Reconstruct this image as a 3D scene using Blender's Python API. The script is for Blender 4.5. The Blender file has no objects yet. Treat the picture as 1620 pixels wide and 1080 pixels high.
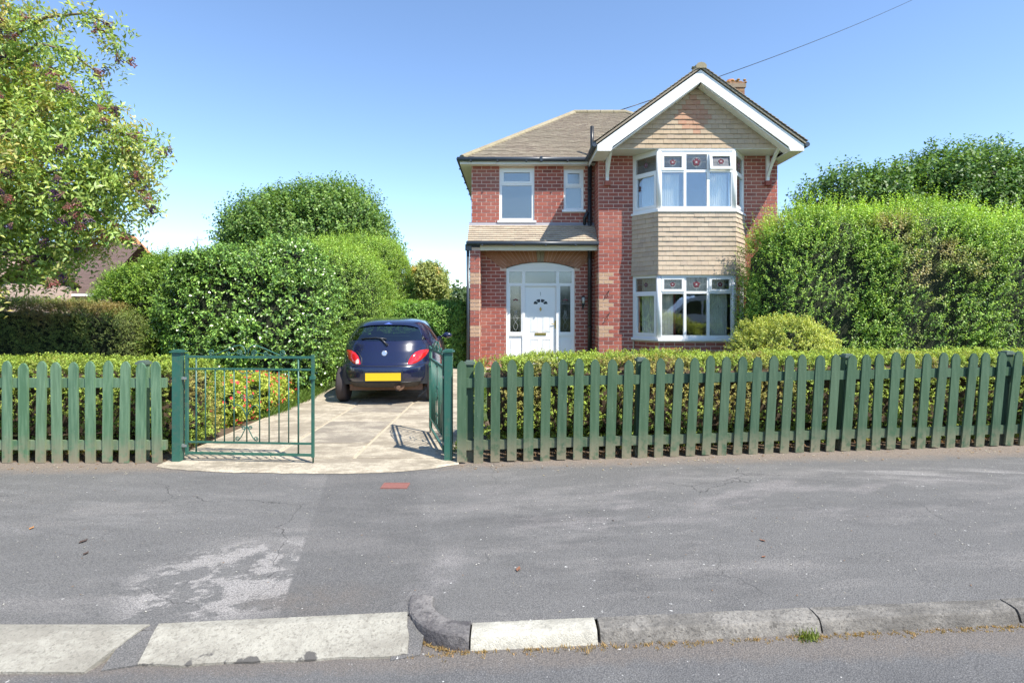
import bpy, math, random
import numpy as np
from mathutils import Vector, Matrix
random.seed(7)
rng = np.random.default_rng(11)
R = math.radians
C = bpy.context.scene.collection
scene = bpy.context.scene

# ---------------------------------------------------------------- camera, light, exposure
cam_d = bpy.data.cameras.new('camera'); cam = bpy.data.objects.new('camera', cam_d); C.objects.link(cam)
cam.location = (0, 0, 1.45); cam.rotation_euler = (R(90), 0, 0)
cam_d.sensor_width = 36; cam_d.lens = 20; cam_d.shift_y = -0.0309; cam_d.clip_end = 2000; cam_d.clip_start = .05
scene.camera = cam
SUN_EL, SUN_AZ = 54.0, 130.5           # azimuth measured from +Y towards +X
sv = Vector((math.sin(R(SUN_AZ))*math.cos(R(SUN_EL)), math.cos(R(SUN_AZ))*math.cos(R(SUN_EL)), math.sin(R(SUN_EL))))
world = bpy.data.worlds.new('World'); scene.world = world; world.use_nodes = True
wn = world.node_tree.nodes; wl = world.node_tree.links
bg = wn.get('Background') or wn.new('ShaderNodeBackground')
sky = wn.new('ShaderNodeTexSky'); sky.sky_type = 'NISHITA'; sky.sun_disc = False
sky.sun_elevation = R(SUN_EL); sky.sun_rotation = R(SUN_AZ)
sky.air_density = 0.9; sky.dust_density = 0.0; sky.ozone_density = 3.6; sky.altitude = 50
wl.new(sky.outputs[0], bg.inputs[0]); bg.inputs[1].default_value = 0.14
sd = bpy.data.lights.new('sun', 'SUN'); sd.energy = 4.2; sd.angle = R(0.5); sd.color = (1, .95, .86)
so = bpy.data.objects.new('sun', sd); C.objects.link(so); so.rotation_euler = sv.to_track_quat('Z', 'Y').to_euler(); so.location = (8, -8, 12)
vs = scene.view_settings
vs.view_transform = 'Standard'; vs.look = 'None'; vs.gamma = 1; vs.use_curve_mapping = False; vs.exposure = 0.98
scene.cycles.max_bounces = 6; scene.cycles.transparent_max_bounces = 8

# ---------------------------------------------------------------- helpers
def gz(x):
    return 0.0125*np.clip(np.asarray(x, float)+.5, 0, 11.0)
def gzf(x): return float(gz(x))

def tag(o, label=None, cat=None, group=None, kind=None):
    if label: o['label'] = label
    if cat: o['category'] = cat
    if group: o['group'] = group
    if kind: o['kind'] = kind
    return o
def empty(name, loc=(0, 0, 0), rz=0, parent=None):
    o = bpy.data.objects.new(name, None); C.objects.link(o); o.location = loc; o.rotation_euler = (0, 0, rz)
    o.empty_display_size = .2
    if parent: o.parent = parent
    return o
def vec(a): return np.array(a, float)
X_, Y_, Z_ = vec((1, 0, 0)), vec((0, 1, 0)), vec((0, 0, 1))

class MB:
    def __init__(s): s.v = []; s.f = []; s.m = []; s.sm = []
    def add(s, V, F, m=0, smooth=False):
        b = len(s.v); s.v += [tuple(map(float, p)) for p in V]
        for f in F: s.f.append(tuple(i+b for i in f)); s.m.append(m); s.sm.append(smooth)
    def box(s, x0, x1, y0, y1, z0, z1, m=0):
        s.obox((0, 0, 0), X_, Y_, x0, x1, y0, y1, z0, z1, m)
    def obox(s, O, U, N, u0, u1, n0, n1, z0, z1, m=0, W=Z_):
        O, U, N = vec(O), vec(U), vec(N)
        V = [O+U*u+N*n+W*z for z in (z0, z1) for (u, n) in ((u0, n0), (u1, n0), (u1, n1), (u0, n1))]
        F = [(0, 3, 2, 1), (4, 5, 6, 7), (0, 1, 5, 4), (1, 2, 6, 5), (2, 3, 7, 6), (3, 0, 4, 7)]
        if np.dot(np.cross(U, N), W)*(u1-u0)*(n1-n0)*(z1-z0) < 0: F = [f[::-1] for f in F]
        s.add(V, F, m)
    def tube(s, pts, r, n=6, m=0, caps=True, smooth=True):
        P = [vec(p) for p in pts]; k = len(P)
        rr = r if hasattr(r, '__len__') else [r]*k
        up = None; V = []
        for i in range(k):
            t = P[min(i+1, k-1)]-P[max(i-1, 0)]; t = t/(np.linalg.norm(t)+1e-9)
            if up is None:
                a = Z_ if abs(t[2]) < .9 else X_
                up = np.cross(t, a)
            up = up-t*np.dot(up, t); up = up/(np.linalg.norm(up)+1e-9); w = np.cross(t, up)
            for j in range(n):
                th = 2*math.pi*j/n
                V.append(P[i]+rr[i]*(math.cos(th)*up+math.sin(th)*w))
        F = [(i*n+j, i*n+(j+1) % n, (i+1)*n+(j+1) % n, (i+1)*n+j) for i in range(k-1) for j in range(n)]
        s.add(V, F, m, smooth)
        if caps: 
            b = len(s.v)-len(V)
            s.f.append(tuple(b+j for j in range(n))[::-1]); s.m.append(m); s.sm.append(False)
            s.f.append(tuple(b+(k-1)*n+j for j in range(n))); s.m.append(m); s.sm.append(False)
    def prism(s, poly, O, U, W, N, d, m=0):
        """closed polygon [(u,w)] extruded by d along N"""
        O, U, W, N = map(vec, (O, U, W, N)); n = len(poly)
        A = [O+U*a+W*b for a, b in poly]; B = [p+N*d for p in A]
        area = sum(poly[i][0]*poly[(i+1) % n][1]-poly[(i+1) % n][0]*poly[i][1] for i in range(n))
        sgn = area*np.dot(np.cross(U, W), N)*d
        fA = tuple(range(n)); fB = tuple(range(n, 2*n))
        side = [(i, (i+1) % n, n+(i+1) % n, n+i) for i in range(n)]
        F = [fA[::-1], fB]+side
        if sgn < 0: F = [f[::-1] for f in F]
        s.add(A+B, F, m)
    def ico(s, c, r, m=0, sub=0, sc=(1, 1, 1)):
        t = (1+5**.5)/2
        V = [(-1, t, 0), (1, t, 0), (-1, -t, 0), (1, -t, 0), (0, -1, t), (0, 1, t), (0, -1, -t), (0, 1, -t), (t, 0, -1), (t, 0, 1), (-t, 0, -1), (-t, 0, 1)]
        F = [(0, 11, 5), (0, 5, 1), (0, 1, 7), (0, 7, 10), (0, 10, 11), (1, 5, 9), (5, 11, 4), (11, 10, 2), (10, 7, 6), (7, 1, 8), (3, 9, 4), (3, 4, 2), (3, 2, 6), (3, 6, 8), (3, 8, 9), (4, 9, 5), (2, 4, 11), (6, 2, 10), (8, 6, 7), (9, 8, 1)]
        V = [vec(v)/np.linalg.norm(v) for v in V]
        for _ in range(sub):
            c2 = {}; F2 = []
            def mid(a, b):
                k = (min(a, b), max(a, b))
                if k not in c2:
                    q = V[a]+V[b]; V.append(q/np.linalg.norm(q)); c2[k] = len(V)-1
                return c2[k]
            for a, b, d in F:
                x, y, z = mid(a, b), mid(b, d), mid(d, a)
                F2 += [(a, x, z), (b, y, x), (d, z, y), (x, y, z)]
            F = F2
        s.add([vec(c)+v*r*vec(sc) for v in V], F, m, True)
    def build(s, name, mats, parent=None):
        me = bpy.data.meshes.new(name); me.from_pydata(s.v, [], s.f)
        if not isinstance(mats, (list, tuple)): mats = [mats]
        for x in mats: me.materials.append(x)
        me.polygons.foreach_set('material_index', s.m); me.polygons.foreach_set('use_smooth', s.sm)
        me.update()
        o = bpy.data.objects.new(name, me); C.objects.link(o)
        if parent: o.parent = parent; o.matrix_parent_inverse = Matrix.Translation(-Vector(parent.location)) if parent.rotation_euler.z == 0 and parent.parent is None else Matrix.Identity(4)
        return o
def link(name, me, parent=None, M=None):
    o = bpy.data.objects.new(name, me); C.objects.link(o)
    if parent:
        o.parent = parent
        if parent.parent is None: o.matrix_parent_inverse = Matrix.Translation(-Vector(parent.location))
    if M is not None: o.matrix_basis = M
    return o
def copy_tree(o, parent=None):
    c = o.copy(); C.objects.link(c); c.parent = parent
    for ch in [x for x in o.children]: copy_tree(ch, c)
    return c

# ---------------------------------------------------------------- materials
class NT:
    def __init__(s, name):
        s.m = bpy.data.materials.new(name); s.m.use_nodes = True; s.t = s.m.node_tree; s.n = s.t.nodes; s.n.clear()
        s.out = s.n.new('ShaderNodeOutputMaterial')
        s.pos = s.n.new('ShaderNodeNewGeometry').outputs['Position']
    def l(s, a, b): s.t.links.new(a, b)
    def val(s, sock, v):
        if hasattr(v, 'links') or hasattr(v, 'is_linked'): s.l(v, sock)
        else: sock.default_value = v
    def noise(s, scale, detail=3, rough=.55, vec=None, dist=0.0):
        n = s.n.new('ShaderNodeTexNoise'); n.inputs['Scale'].default_value = scale; n.inputs['Detail'].default_value = detail
        n.inputs['Roughness'].default_value = rough; n.inputs['Distortion'].default_value = dist
        s.l(vec if vec is not None else s.pos, n.inputs['Vector']); return n.outputs['Fac']
    def voro(s, scale, vec=None, out='Distance', feature='F1'):
        n = s.n.new('ShaderNodeTexVoronoi'); n.feature = feature; n.inputs['Scale'].default_value = scale
        s.l(vec if vec is not None else s.pos, n.inputs['Vector']); return n.outputs[out]
    def math(s, op, a, b=0.0, c=None, clamp=False):
        n = s.n.new('ShaderNodeMath'); n.operation = op; n.use_clamp = clamp
        s.val(n.inputs[0], a); s.val(n.inputs[1], b)
        if c is not None: s.val(n.inputs[2], c)
        return n.outputs[0]
    def ramp(s, fac, stops, interp='LINEAR'):
        n = s.n.new('ShaderNodeValToRGB'); n.color_ramp.interpolation = interp; e = n.color_ramp.elements
        while len(e) < len(stops): e.new(.5)
        for i, (p, c) in enumerate(stops):
            e[i].position = p; e[i].color = (c, c, c, 1) if not hasattr(c, '__len__') else (*c, 1)
        s.l(fac, n.inputs[0]); return n.outputs[0]
    def mix(s, fac, a, b, mode='MIX'):
        n = s.n.new('ShaderNodeMix'); n.data_type = 'RGBA'; n.blend_type = mode
        s.val(n.inputs[0], fac)
        for k, v in ((6, a), (7, b)):
            if hasattr(v, 'is_linked'): s.l(v, n.inputs[k])
            else: n.inputs[k].default_value = (*v, 1) if len(v) == 3 else v
        return n.outputs[2]
    def mapr(s, v, a, b, c=0.0, d=1.0):
        n = s.n.new('ShaderNodeMapRange'); n.clamp = True; s.l(v, n.inputs[0])
        for i, x in enumerate((a, b, c, d)): n.inputs[i+1].default_value = x
        return n.outputs[0]
    def scaled(s, sc, loc=(0, 0, 0), rot=(0, 0, 0)):
        n = s.n.new('ShaderNodeMapping'); n.vector_type = 'TEXTURE'; s.l(s.pos, n.inputs[0])
        n.inputs['Location'].default_value = loc; n.inputs['Rotation'].default_value = rot; n.inputs['Scale'].default_value = sc
        return n.outputs[0]
    def ell(s, cx, cy, rx, ry, rot=0.0, soft=.5):
        v = s.scaled((rx, ry, 1000), (cx, cy, 0), (0, 0, rot))
        n = s.n.new('ShaderNodeVectorMath'); n.operation = 'LENGTH'; s.l(v, n.inputs[0])
        return s.mapr(n.outputs['Value'], 1.0, 1.0-soft)
    def bump(s, h, strength=.5, dist=.01, normal=None):
        n = s.n.new('ShaderNodeBump'); n.inputs['Strength'].default_value = strength; n.inputs['Distance'].default_value = dist
        s.l(h, n.inputs['Height'])
        if normal is not None: s.l(normal, n.inputs['Normal'])
        return n.outputs[0]
    def bsdf(s, col, rough=.6, spec=.5, metal=0.0, normal=None, coat=0.0, coat_r=.05, out=True):
        b = s.n.new('ShaderNodeBsdfPrincipled')
        if hasattr(col, 'is_linked'): s.l(col, b.inputs['Base Color'])
        else: b.inputs['Base Color'].default_value = (*col, 1)
        s.val(b.inputs['Roughness'], rough); b.inputs['Specular IOR Level'].default_value = spec
        b.inputs['Metallic'].default_value = metal; b.inputs['Coat Weight'].default_value = coat; b.inputs['Coat Roughness'].default_value = coat_r
        if normal is not None: s.l(normal, b.inputs['Normal'])
        if out: s.l(b.outputs[0], s.out.inputs[0])
        return b.outputs[0]
    def rnd(s):
        g = s.n.new('ShaderNodeNewGeometry').outputs['Random Per Island']; o = s.n.new('ShaderNodeObjectInfo').outputs['Random']
        return s.math('FRACT', s.math('ADD', g, o))

def simple(name, col, rough=.5, var=.12, scale=6, bump=.0, bscale=80, metal=0., coat=0., spec=.5, dirt=None):
    t = NT(name); n = t.noise(scale, 4)
    c = t.mix(n, [x*(1-var) for x in col], [min(1, x*(1+var)) for x in col])
    if dirt:
        c = t.mix(t.math('MULTIPLY', t.ramp(t.noise(scale*2.3, 6, .65), [(.5, 0.), (.72, 1.)]), dirt[1]), c, dirt[0])
    nm = t.bump(t.noise(bscale, 4), bump, .004) if bump else None
    t.bsdf(c, rough, spec, metal, nm, coat); return t.m

def mk_brick(name, stops):
    t = NT(name); r = t.rnd()
    c = t.ramp(r, stops); n = t.noise(38, 4, .6)
    c = t.mix(t.mapr(n, .3, .75, 0, .5), c, (.30, .15, .11)); n2 = t.noise(160, 3)
    c = t.mix(t.mapr(n2, .35, .7, .0, .35), c, (.10, .035, .03))
    c = t.mix(t.mapr(t.noise(1.1, 3), .45, .75, 0, .35), c, (.40, .25, .2))
    t.bsdf(c, .85, .25, normal=t.bump(n2, .5, .004)); return t.m
M = {}
M['brick'] = mk_brick('red brick', [(0, (.43, .105, .075)), (.3, (.47, .128, .088)), (.55, (.40, .096, .070)), (.85, (.35, .09, .07)), (.97, (.25, .075, .065)), (1, (.49, .155, .105))])
M['buff'] = mk_brick('buff brick', [(0, (.60, .40, .25)), (.5, (.66, .46, .30)), (1, (.55, .36, .22))])
M['arch'] = mk_brick('arch brick', [(0, (.42, .2, .12)), (.5, (.5, .26, .16)), (1, (.38, .18, .10))])
M['mortar'] = simple('mortar', (.68, .52, .43), .9, .15, 9, .4, 120)
def mk_tile(name, stops, lichen, la, grime=.3):
    t = NT(name); c = t.ramp(t.rnd(), stops); n = t.noise(60, 5, .65)
    c = t.mix(t.math('MULTIPLY', t.ramp(t.noise(14, 6, .7), [(.48, 0.), (.62, 1.)]), la), c, lichen)
    c = t.mix(t.mapr(n, .4, .8, 0, grime), c, (.07, .06, .05))
    c = t.mix(t.mapr(t.noise(.9, 3), .42, .72, 0, .4), c, [x*.62 for x in lichen])
    t.bsdf(c, .85, .3, normal=t.bump(n, .5, .004)); return t.m
M['tile_hang'] = mk_tile('tile hanging concrete', [(0, (.50, .385, .275)), (.4, (.56, .44, .32)), (.75, (.52, .40, .29)), (1, (.45, .35, .265))], (.60, .51, .40), .3, .12)
M['tile_gable'] = mk_tile('gable tile', [(0, (.43, .32, .215)), (.5, (.50, .375, .25)), (1, (.46, .345, .245))], (.54, .45, .32), .3, .2)
M['tile_red'] = mk_tile('orange red gable tile', [(0, (.46, .23, .15)), (.5, (.50, .28, .18)), (1, (.44, .25, .17))], (.46, .36, .24), .35, .25)
M['tile_roof'] = mk_tile('roof tile', [(0, (.27, .215, .165)), (.4, (.33, .27, .205)), (.7, (.24, .19, .15)), (1, (.38, .32, .24))], (.42, .38, .28), .5, .4)
M['tile_canopy'] = mk_tile('canopy tile', [(0, (.42, .33, .24)), (.5, (.48, .39, .29)), (1, (.36, .29, .22))], (.54, .48, .36), .45, .35)
M['ridge'] = mk_tile('ridge tile', [(0, (.30, .25, .17)), (1, (.37, .32, .22))], (.42, .36, .21), .7, .5)
M['moss'] = simple('moss', (.24, .21, .12), .95, .4, 30, .6, 200)
M['lead'] = simple('lead flashing', (.28, .27, .29), .6, .15, 12)
M['white'] = simple('white upvc', (.80, .80, .80), .3, .03, 3)
M['white_paint'] = simple('white painted board', (.80, .79, .76), .45, .04, 4, dirt=((.5, .47, .4), .25))
M['cream'] = simple('cream painted board', (.66, .60, .46), .5, .08, 5)
M['black'] = simple('black plastic pipe', (.025, .027, .03), .35, .2, 5)
M['gutter'] = simple('dark grey gutter', (.045, .055, .07), .35, .2, 5)
M['green_iron'] = simple('green gate iron', (.032, .122, .088), .4, .15, 8, dirt=((.12, .14, .1), .5))
M['room'] = simple('room plaster', (.62, .58, .50), .8, .05, 2)
M['floorin'] = simple('room floor', (.12, .08, .05), .7, .2, 5)
M['gold'] = simple('brass', (.55, .40, .12), .3, .1, 5, metal=.9)
M['lens_white'] = simple('lantern glass', (.6, .58, .5), .2, .05, 5)
M['red_glass'] = simple('red glass', (.15, .035, .045), .2, .1, 40)
M['lead_came'] = simple('white lead came', (.32, .34, .34), .5, .05, 5)
M['lead_dark'] = simple('dark lead came', (.18, .19, .2), .5, .05, 5)
M['curtain'] = simple('net curtain', (.72, .71, .64), .9, .06, 4)
M['curtain_blue'] = simple('pale blue curtain', (.48, .56, .6), .9, .06, 4)
M['curtain_red'] = simple('dark red curtain edge', (.3, .08, .07), .9, .1, 4)

def mk_fence(name='green stained timber', k=1.0, fade=.55):
    t = NT(name)
    st = t.noise(9, 5, .6, t.scaled((.25, .25, 3.0)))
    c = t.ramp(t.rnd(), [(0, (.046*k, .096*k, .048*k)), (.35, (.058*k, .112*k, .058*k)), (.7, (.040*k, .086*k, .048*k)), (1, (.075*k, .125*k, .068*k))])
    c = t.mix(t.mapr(st, .42, .72, 0, fade), c, (.115*k, .18*k, .105*k))
    z = t.n.new('ShaderNodeSeparateXYZ'); t.l(t.pos, z.inputs[0])
    low = t.math('MULTIPLY', t.mapr(z.outputs[2], .30, .0), t.mapr(t.noise(14, 5), .33, .52))
    c = t.mix(t.math('MULTIPLY', low, .9), c, (.27, .225, .15))
    sp = t.ramp(t.noise(70, 3), [(.70, 0.), (.74, 1.)])
    c = t.mix(t.math('MULTIPLY', sp, .5), c, (.34, .36, .30))
    t.bsdf(c, .6, .4, normal=t.bump(st, .35, .004)); return t.m
M['fence'] = mk_fence(); M['fence_faded'] = mk_fence('faded green timber', 1.7, .85)

def mk_asphalt(name, kind):
    t = NT(name)
    fine = t.noise(260, 3, .7); agg = t.voro(150, out='Distance'); agg2 = t.voro(240, out='Color')
    big = t.noise(.8, 5, .6); mid = t.noise(4, 6, .65, t.scaled((1.6, .8, 1)))
    base = t.mix(big, (.145, .139, .130), (.192, .184, .173)) if kind == 'path' else t.mix(big, (.112, .110, .108), (.158, .155, .152))
    c = t.mix(t.mapr(mid, .35, .7, 0, .5), base, (.215, .207, .196))
    if kind == 'path':
        blot = t.mapr(t.noise(2.3, 8, .68, t.scaled((1.9, .75, 1), rot=(0, 0, .15))), .50, .63)
        streak = t.mapr(t.noise(3.2, 7, .7, t.scaled((3.0, .55, 1), rot=(0, 0, -.2))), .48, .64)
        def stain(e, b, amt, col):
            nonlocal c
            c = t.mix(t.math('MULTIPLY', t.math('MULTIPLY', e, b), amt), c, col)
        stain(t.ell(1.6, 4.35, 3.2, .72, .05, .7), blot, .62, (.33, .30, .285))
        stain(t.ell(3.4, 4.85, 2.6, .38, .06, .7), streak, .75, (.40, .375, .35))
        stain(t.ell(.4, 3.85, .85, .5, 0, .7), blot, .6, (.34, .31, .295))
        stain(t.ell(-.42, 3.1, .16, .45, -.25, .6), t.mapr(t.noise(7, 6), .35, .6), .6, (.34, .315, .30))
        stain(t.ell(-3.2, 4.2, 3.6, 1.1, 0, .7), streak, .45, (.27, .258, .245))
        stain(t.ell(1.0, 3.7, 6, 1.9, 0, .3), t.mapr(t.noise(1.3, 9, .72, t.scaled((2.2, .7, 1), rot=(0, 0, .1))), .50, .62), .55, (.29, .27, .25))
        stain(t.ell(0, 3.6, 8, 2, 0, .3), t.mapr(t.noise(1.0, 7, .7, t.scaled((1.8, .8, 1), (3, 1, 0))), .52, .66), .5, (.085, .082, .078))
        # worn pale patch with a straight right edge, beside a newer darker strip in front of the drive
        ed = t.scaled((1, 1, 1), (-1.22, 3.2, 0), (0, 0, .22))
        sx = t.n.new('ShaderNodeSeparateXYZ'); t.l(ed, sx.inputs[0])
        lft = t.mapr(sx.outputs[0], .012, -.004)
        wornn = t.mapr(t.noise(4.2, 10, .74, t.scaled((1.3, 1.0, 1), rot=(0, 0, .3))), .485, .52)
        stain(t.math('MULTIPLY', t.ell(-1.50, 3.10, .62, .55, .5, .30), lft), wornn, .92, (.38, .355, .33))
        strip = t.math('MULTIPLY', t.mapr(sx.outputs[0], -.004, .012), t.mapr(sx.outputs[0], .80, .72))
        c = t.mix(t.math('MULTIPLY', strip, .35), c, (.115, .110, .104))
        e2 = t.ell(-1.02, 2.85, .5, .22, .1, .8)
        stain(e2, t.mapr(t.noise(9, 6), .3, .6), .45, (.19, .155, .125))
        # sandy soil washed out along the fence foot
        sy = t.n.new('ShaderNodeSeparateXYZ'); t.l(t.scaled((1, 1, 1), (0, 5.33, 0), (0, 0, .035)), sy.inputs[0])
        dn = t.noise(6, 7, .7); dd = t.math('ADD', sy.outputs[1], t.math('MULTIPLY', t.math('SUBTRACT', dn, .5), .45))
        soil = t.mapr(dd, -.20, .03)
        c = t.mix(t.math('MULTIPLY', soil, .75), c, (.30, .23, .17))
    else:
        stn = t.mapr(t.noise(3, 6, .7), .5, .7); c = t.mix(t.math('MULTIPLY', stn, .3), c, (.2, .19, .18))
        sy = t.n.new('ShaderNodeSeparateXYZ'); t.l(t.scaled((1, 1, 1), (0, 2.36, 0), (0, 0, .03)), sy.inputs[0])
        dd = t.math('ADD', sy.outputs[1], t.math('MULTIPLY', t.math('SUBTRACT', t.noise(8, 7, .7), .5), .2))
        c = t.mix(t.math('MULTIPLY', t.mapr(dd, -.02, .05), .45), c, (.22, .175, .135))
    if kind == 'path':
        wv = t.n.new('ShaderNodeVectorMath'); wv.operation = 'ADD'; nz_ = t.n.new('ShaderNodeTexNoise'); nz_.inputs['Scale'].default_value = 3.0; nz_.inputs['Detail'].default_value = 6
        t.l(t.pos, nz_.inputs['Vector']); sc_ = t.n.new('ShaderNodeVectorMath'); sc_.operation = 'SCALE'; t.l(nz_.outputs['Color'], sc_.inputs[0]); sc_.inputs['Scale'].default_value = .35
        t.l(t.pos, wv.inputs[0]); t.l(sc_.outputs[0], wv.inputs[1])
        ck = t.mapr(t.voro(.55, wv.outputs[0], feature='DISTANCE_TO_EDGE'), .0022, .0008); ck = t.math('MULTIPLY', ck, t.mapr(t.noise(.7, 2), .45, .55))
        c = t.mix(t.math('MULTIPLY', ck, .75), c, (.04, .038, .035))
    pale = t.ramp(agg2, [(.80, 0.), (.93, 1.)])
    c = t.mix(t.math('MULTIPLY', pale, .42), c, (.40, .39, .38))
    dark = t.mapr(agg, .25, .7)
    c = t.mix(t.math('MULTIPLY', dark, .55), c, (.05, .05, .052))
    c = t.mix(t.math('MULTIPLY', t.ramp(t.noise(33, 2), [(.73, 0.), (.76, 1.)]), .8), c, (.62, .6, .56))
    h = t.math('ADD', t.math('MULTIPLY', agg, -1.0), t.math('MULTIPLY', fine, .6))
    t.bsdf(c, .85, .25, normal=t.bump(h, .55, .004, )); return t.m
M['path'] = mk_asphalt('footway asphalt', 'path'); M['road'] = mk_asphalt('road asphalt', 'road')

def mk_concrete(name, a, b, dirtc, amt, fleck=.3, smear=None):
    t = NT(name); amt = min(1, amt*1.15); big = t.noise(1.3, 5, .6); c = t.mix(big, a, b)
    c = t.mix(t.math('MULTIPLY', t.mapr(t.noise(7, 9, .75), .46, .58), amt*.7), c, dirtc)
    c = t.mix(t.math('MULTIPLY', t.mapr(t.noise(45, 5, .75), .45, .62), amt*.45), c, dirtc)
    c = t.mix(t.math('MULTIPLY', t.mapr(t.noise(1.7, 9, .74, t.scaled((1.2, .6, 1))), .47, .56), amt), c, dirtc)
    c = t.mix(t.math('MULTIPLY', t.ramp(t.voro(110, out='Color'), [(.6, 0.), (.9, 1.)]), fleck), c, [x*.5 for x in dirtc])
    r = t.rnd(); c = t.mix(t.math('MULTIPLY', r, .18), c, dirtc)
    if smear:
        y0_, sl_, wd = smear; sy = t.n.new('ShaderNodeSeparateXYZ'); t.l(t.scaled((1, 1, 1), (0, y0_, 0), (0, 0, sl_)), sy.inputs[0])
        q = t.math('SUBTRACT', sy.outputs[1], t.math('MULTIPLY', t.math('SUBTRACT', t.noise(5.0, 8, .62), .47), .62))
        sp2 = t.mapr(t.noise(4.2, 9, .72, t.scaled((1.6, .6, 1), (.3, 0, 0))), .68, .70)
        c = t.mix(t.math('MAXIMUM', t.mapr(q, wd, wd-.02), sp2), c, (.12, .112, .102))
    t.bsdf(c, .85, .25, normal=t.bump(t.noise(130, 4, .7), .9, .008)); return t.m
M['drive'] = mk_concrete('drive concrete', (.52, .45, .34), (.62, .545, .42), (.31, .265, .20), .95)
M['drive_dark'] = mk_concrete('drive slab grey', (.42, .37, .285), (.52, .46, .36), (.26, .225, .18), .95)
M['joint'] = simple('pale joint mortar', (.46, .39, .28), .9, .15, 9)
M['dropkerb'] = mk_concrete('dropped kerb concrete', (.40, .375, .31), (.48, .455, .385), (.25, .23, .19), .5, .45)
M['dropkerb_worn'] = mk_concrete('worn dropped kerb concrete', (.40, .375, .31), (.48, .455, .385), (.25, .23, .19), .5, .45, (2.43, .07, .03))
M['kerb'] = mk_concrete('weathered kerb', (.24, .222, .195), (.36, .335, .295), (.14, .13, .115), .75, .6)
M['kerb_white'] = mk_concrete('white painted kerb', (.60, .57, .47), (.68, .65, .55), (.27, .25, .21), .45, .2)
M['kerb_dark'] = mk_concrete('dark kerb', (.19, .175, .165), (.30, .28, .26), (.06, .055, .06), .6, .4)
M['soil'] = simple('soil', (.10, .065, .04), .95, .5, 9, .8, 60, dirt=((.24, .17, .1), .7))
M['lawn'] = simple('lawn turf', (.06, .09, .025), .95, .4, 7, .8, 60)
M['iron_red'] = simple('rust red cover', (.24, .10, .08), .7, .3, 40, .5, 90)
M['bark'] = simple('bark', (.17, .13, .09), .9, .4, 22, .8, 60)
M['twig'] = simple('hedge dark core', (.016, .022, .008), .95, .6, 18, 1., 30)  # near-black green: shade between the leaves put into the core colour
M['twig_brown'] = simple('low hedge dark core', (.075, .05, .03), .95, .6, 25, 1., 40)
M['berry'] = simple('dark purple berries', (.04, .012, .05), .35, .4, 20)
M['berry_red'] = simple('unripe red berries', (.22, .07, .055), .5, .4, 20)
M['stalk'] = simple('reddish stalk', (.24, .12, .09), .8, .3, 20)
M['flower'] = simple('red flowers', (.62, .04, .05), .6, .3, 30)

def mk_leaf(name, rough=.45, spec=.4, trans=.3):
    t = NT(name); a = t.n.new('ShaderNodeAttribute'); a.attribute_name = 'tint'; c = a.outputs['Color']
    b = t.bsdf(c, rough, spec, out=False)
    tr = t.n.new('ShaderNodeBsdfTranslucent'); t.l(t.mix(1.0, c, (1.25, 1.25, .55), 'MULTIPLY'), tr.inputs[0])
    mx = t.n.new('ShaderNodeMixShader'); mx.inputs[0].default_value = trans
    t.l(b, mx.inputs[1]); t.l(tr.outputs[0], mx.inputs[2]); t.l(mx.outputs[0], t.out.inputs[0]); return t.m
M['leaf'] = mk_leaf('leaf'); M['leaf_gloss'] = mk_leaf('glossy leaf', .28, .75, .15); M['leaf_matt'] = mk_leaf('matt leaf', .6, .3, .35)

def mk_glass(name, tint, refl, rough=.02):
    t = NT(name)
    tr = t.n.new('ShaderNodeBsdfTransparent'); tr.inputs[0].default_value = (*tint, 1)
    gl = t.n.new('ShaderNodeBsdfGlossy'); gl.inputs['Roughness'].default_value = rough; gl.inputs[0].default_value = (.95, .97, 1, 1)
    t.l(t.bump(t.noise(2.5, 2), .04, .02), gl.inputs['Normal'])
    mx = t.n.new('ShaderNodeMixShader'); fr = t.n.new('ShaderNodeLayerWeight'); fr.inputs[0].default_value = .5
    t.l(t.math('ADD', t.math('MULTIPLY', t.math('POWER', fr.outputs['Facing'], 5.0), .8), refl+.04, clamp=True), mx.inputs[0])
    t.l(tr.outputs[0], mx.inputs[1]); t.l(gl.outputs[0], mx.inputs[2]); t.l(mx.outputs[0], t.out.inputs[0]); return t.m
M['glass'] = mk_glass('window glass', (.96, .98, .98), .12)
M['glass_frost'] = mk_glass('obscured glass', (.62, .70, .72), .16, .28)
M['glass_top'] = mk_glass('textured top light glass', (.86, .84, .80), .05, .30)
M['glass_dark'] = mk_glass('dark leaded glass', (.72, .74, .73), .08, .12)

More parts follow.
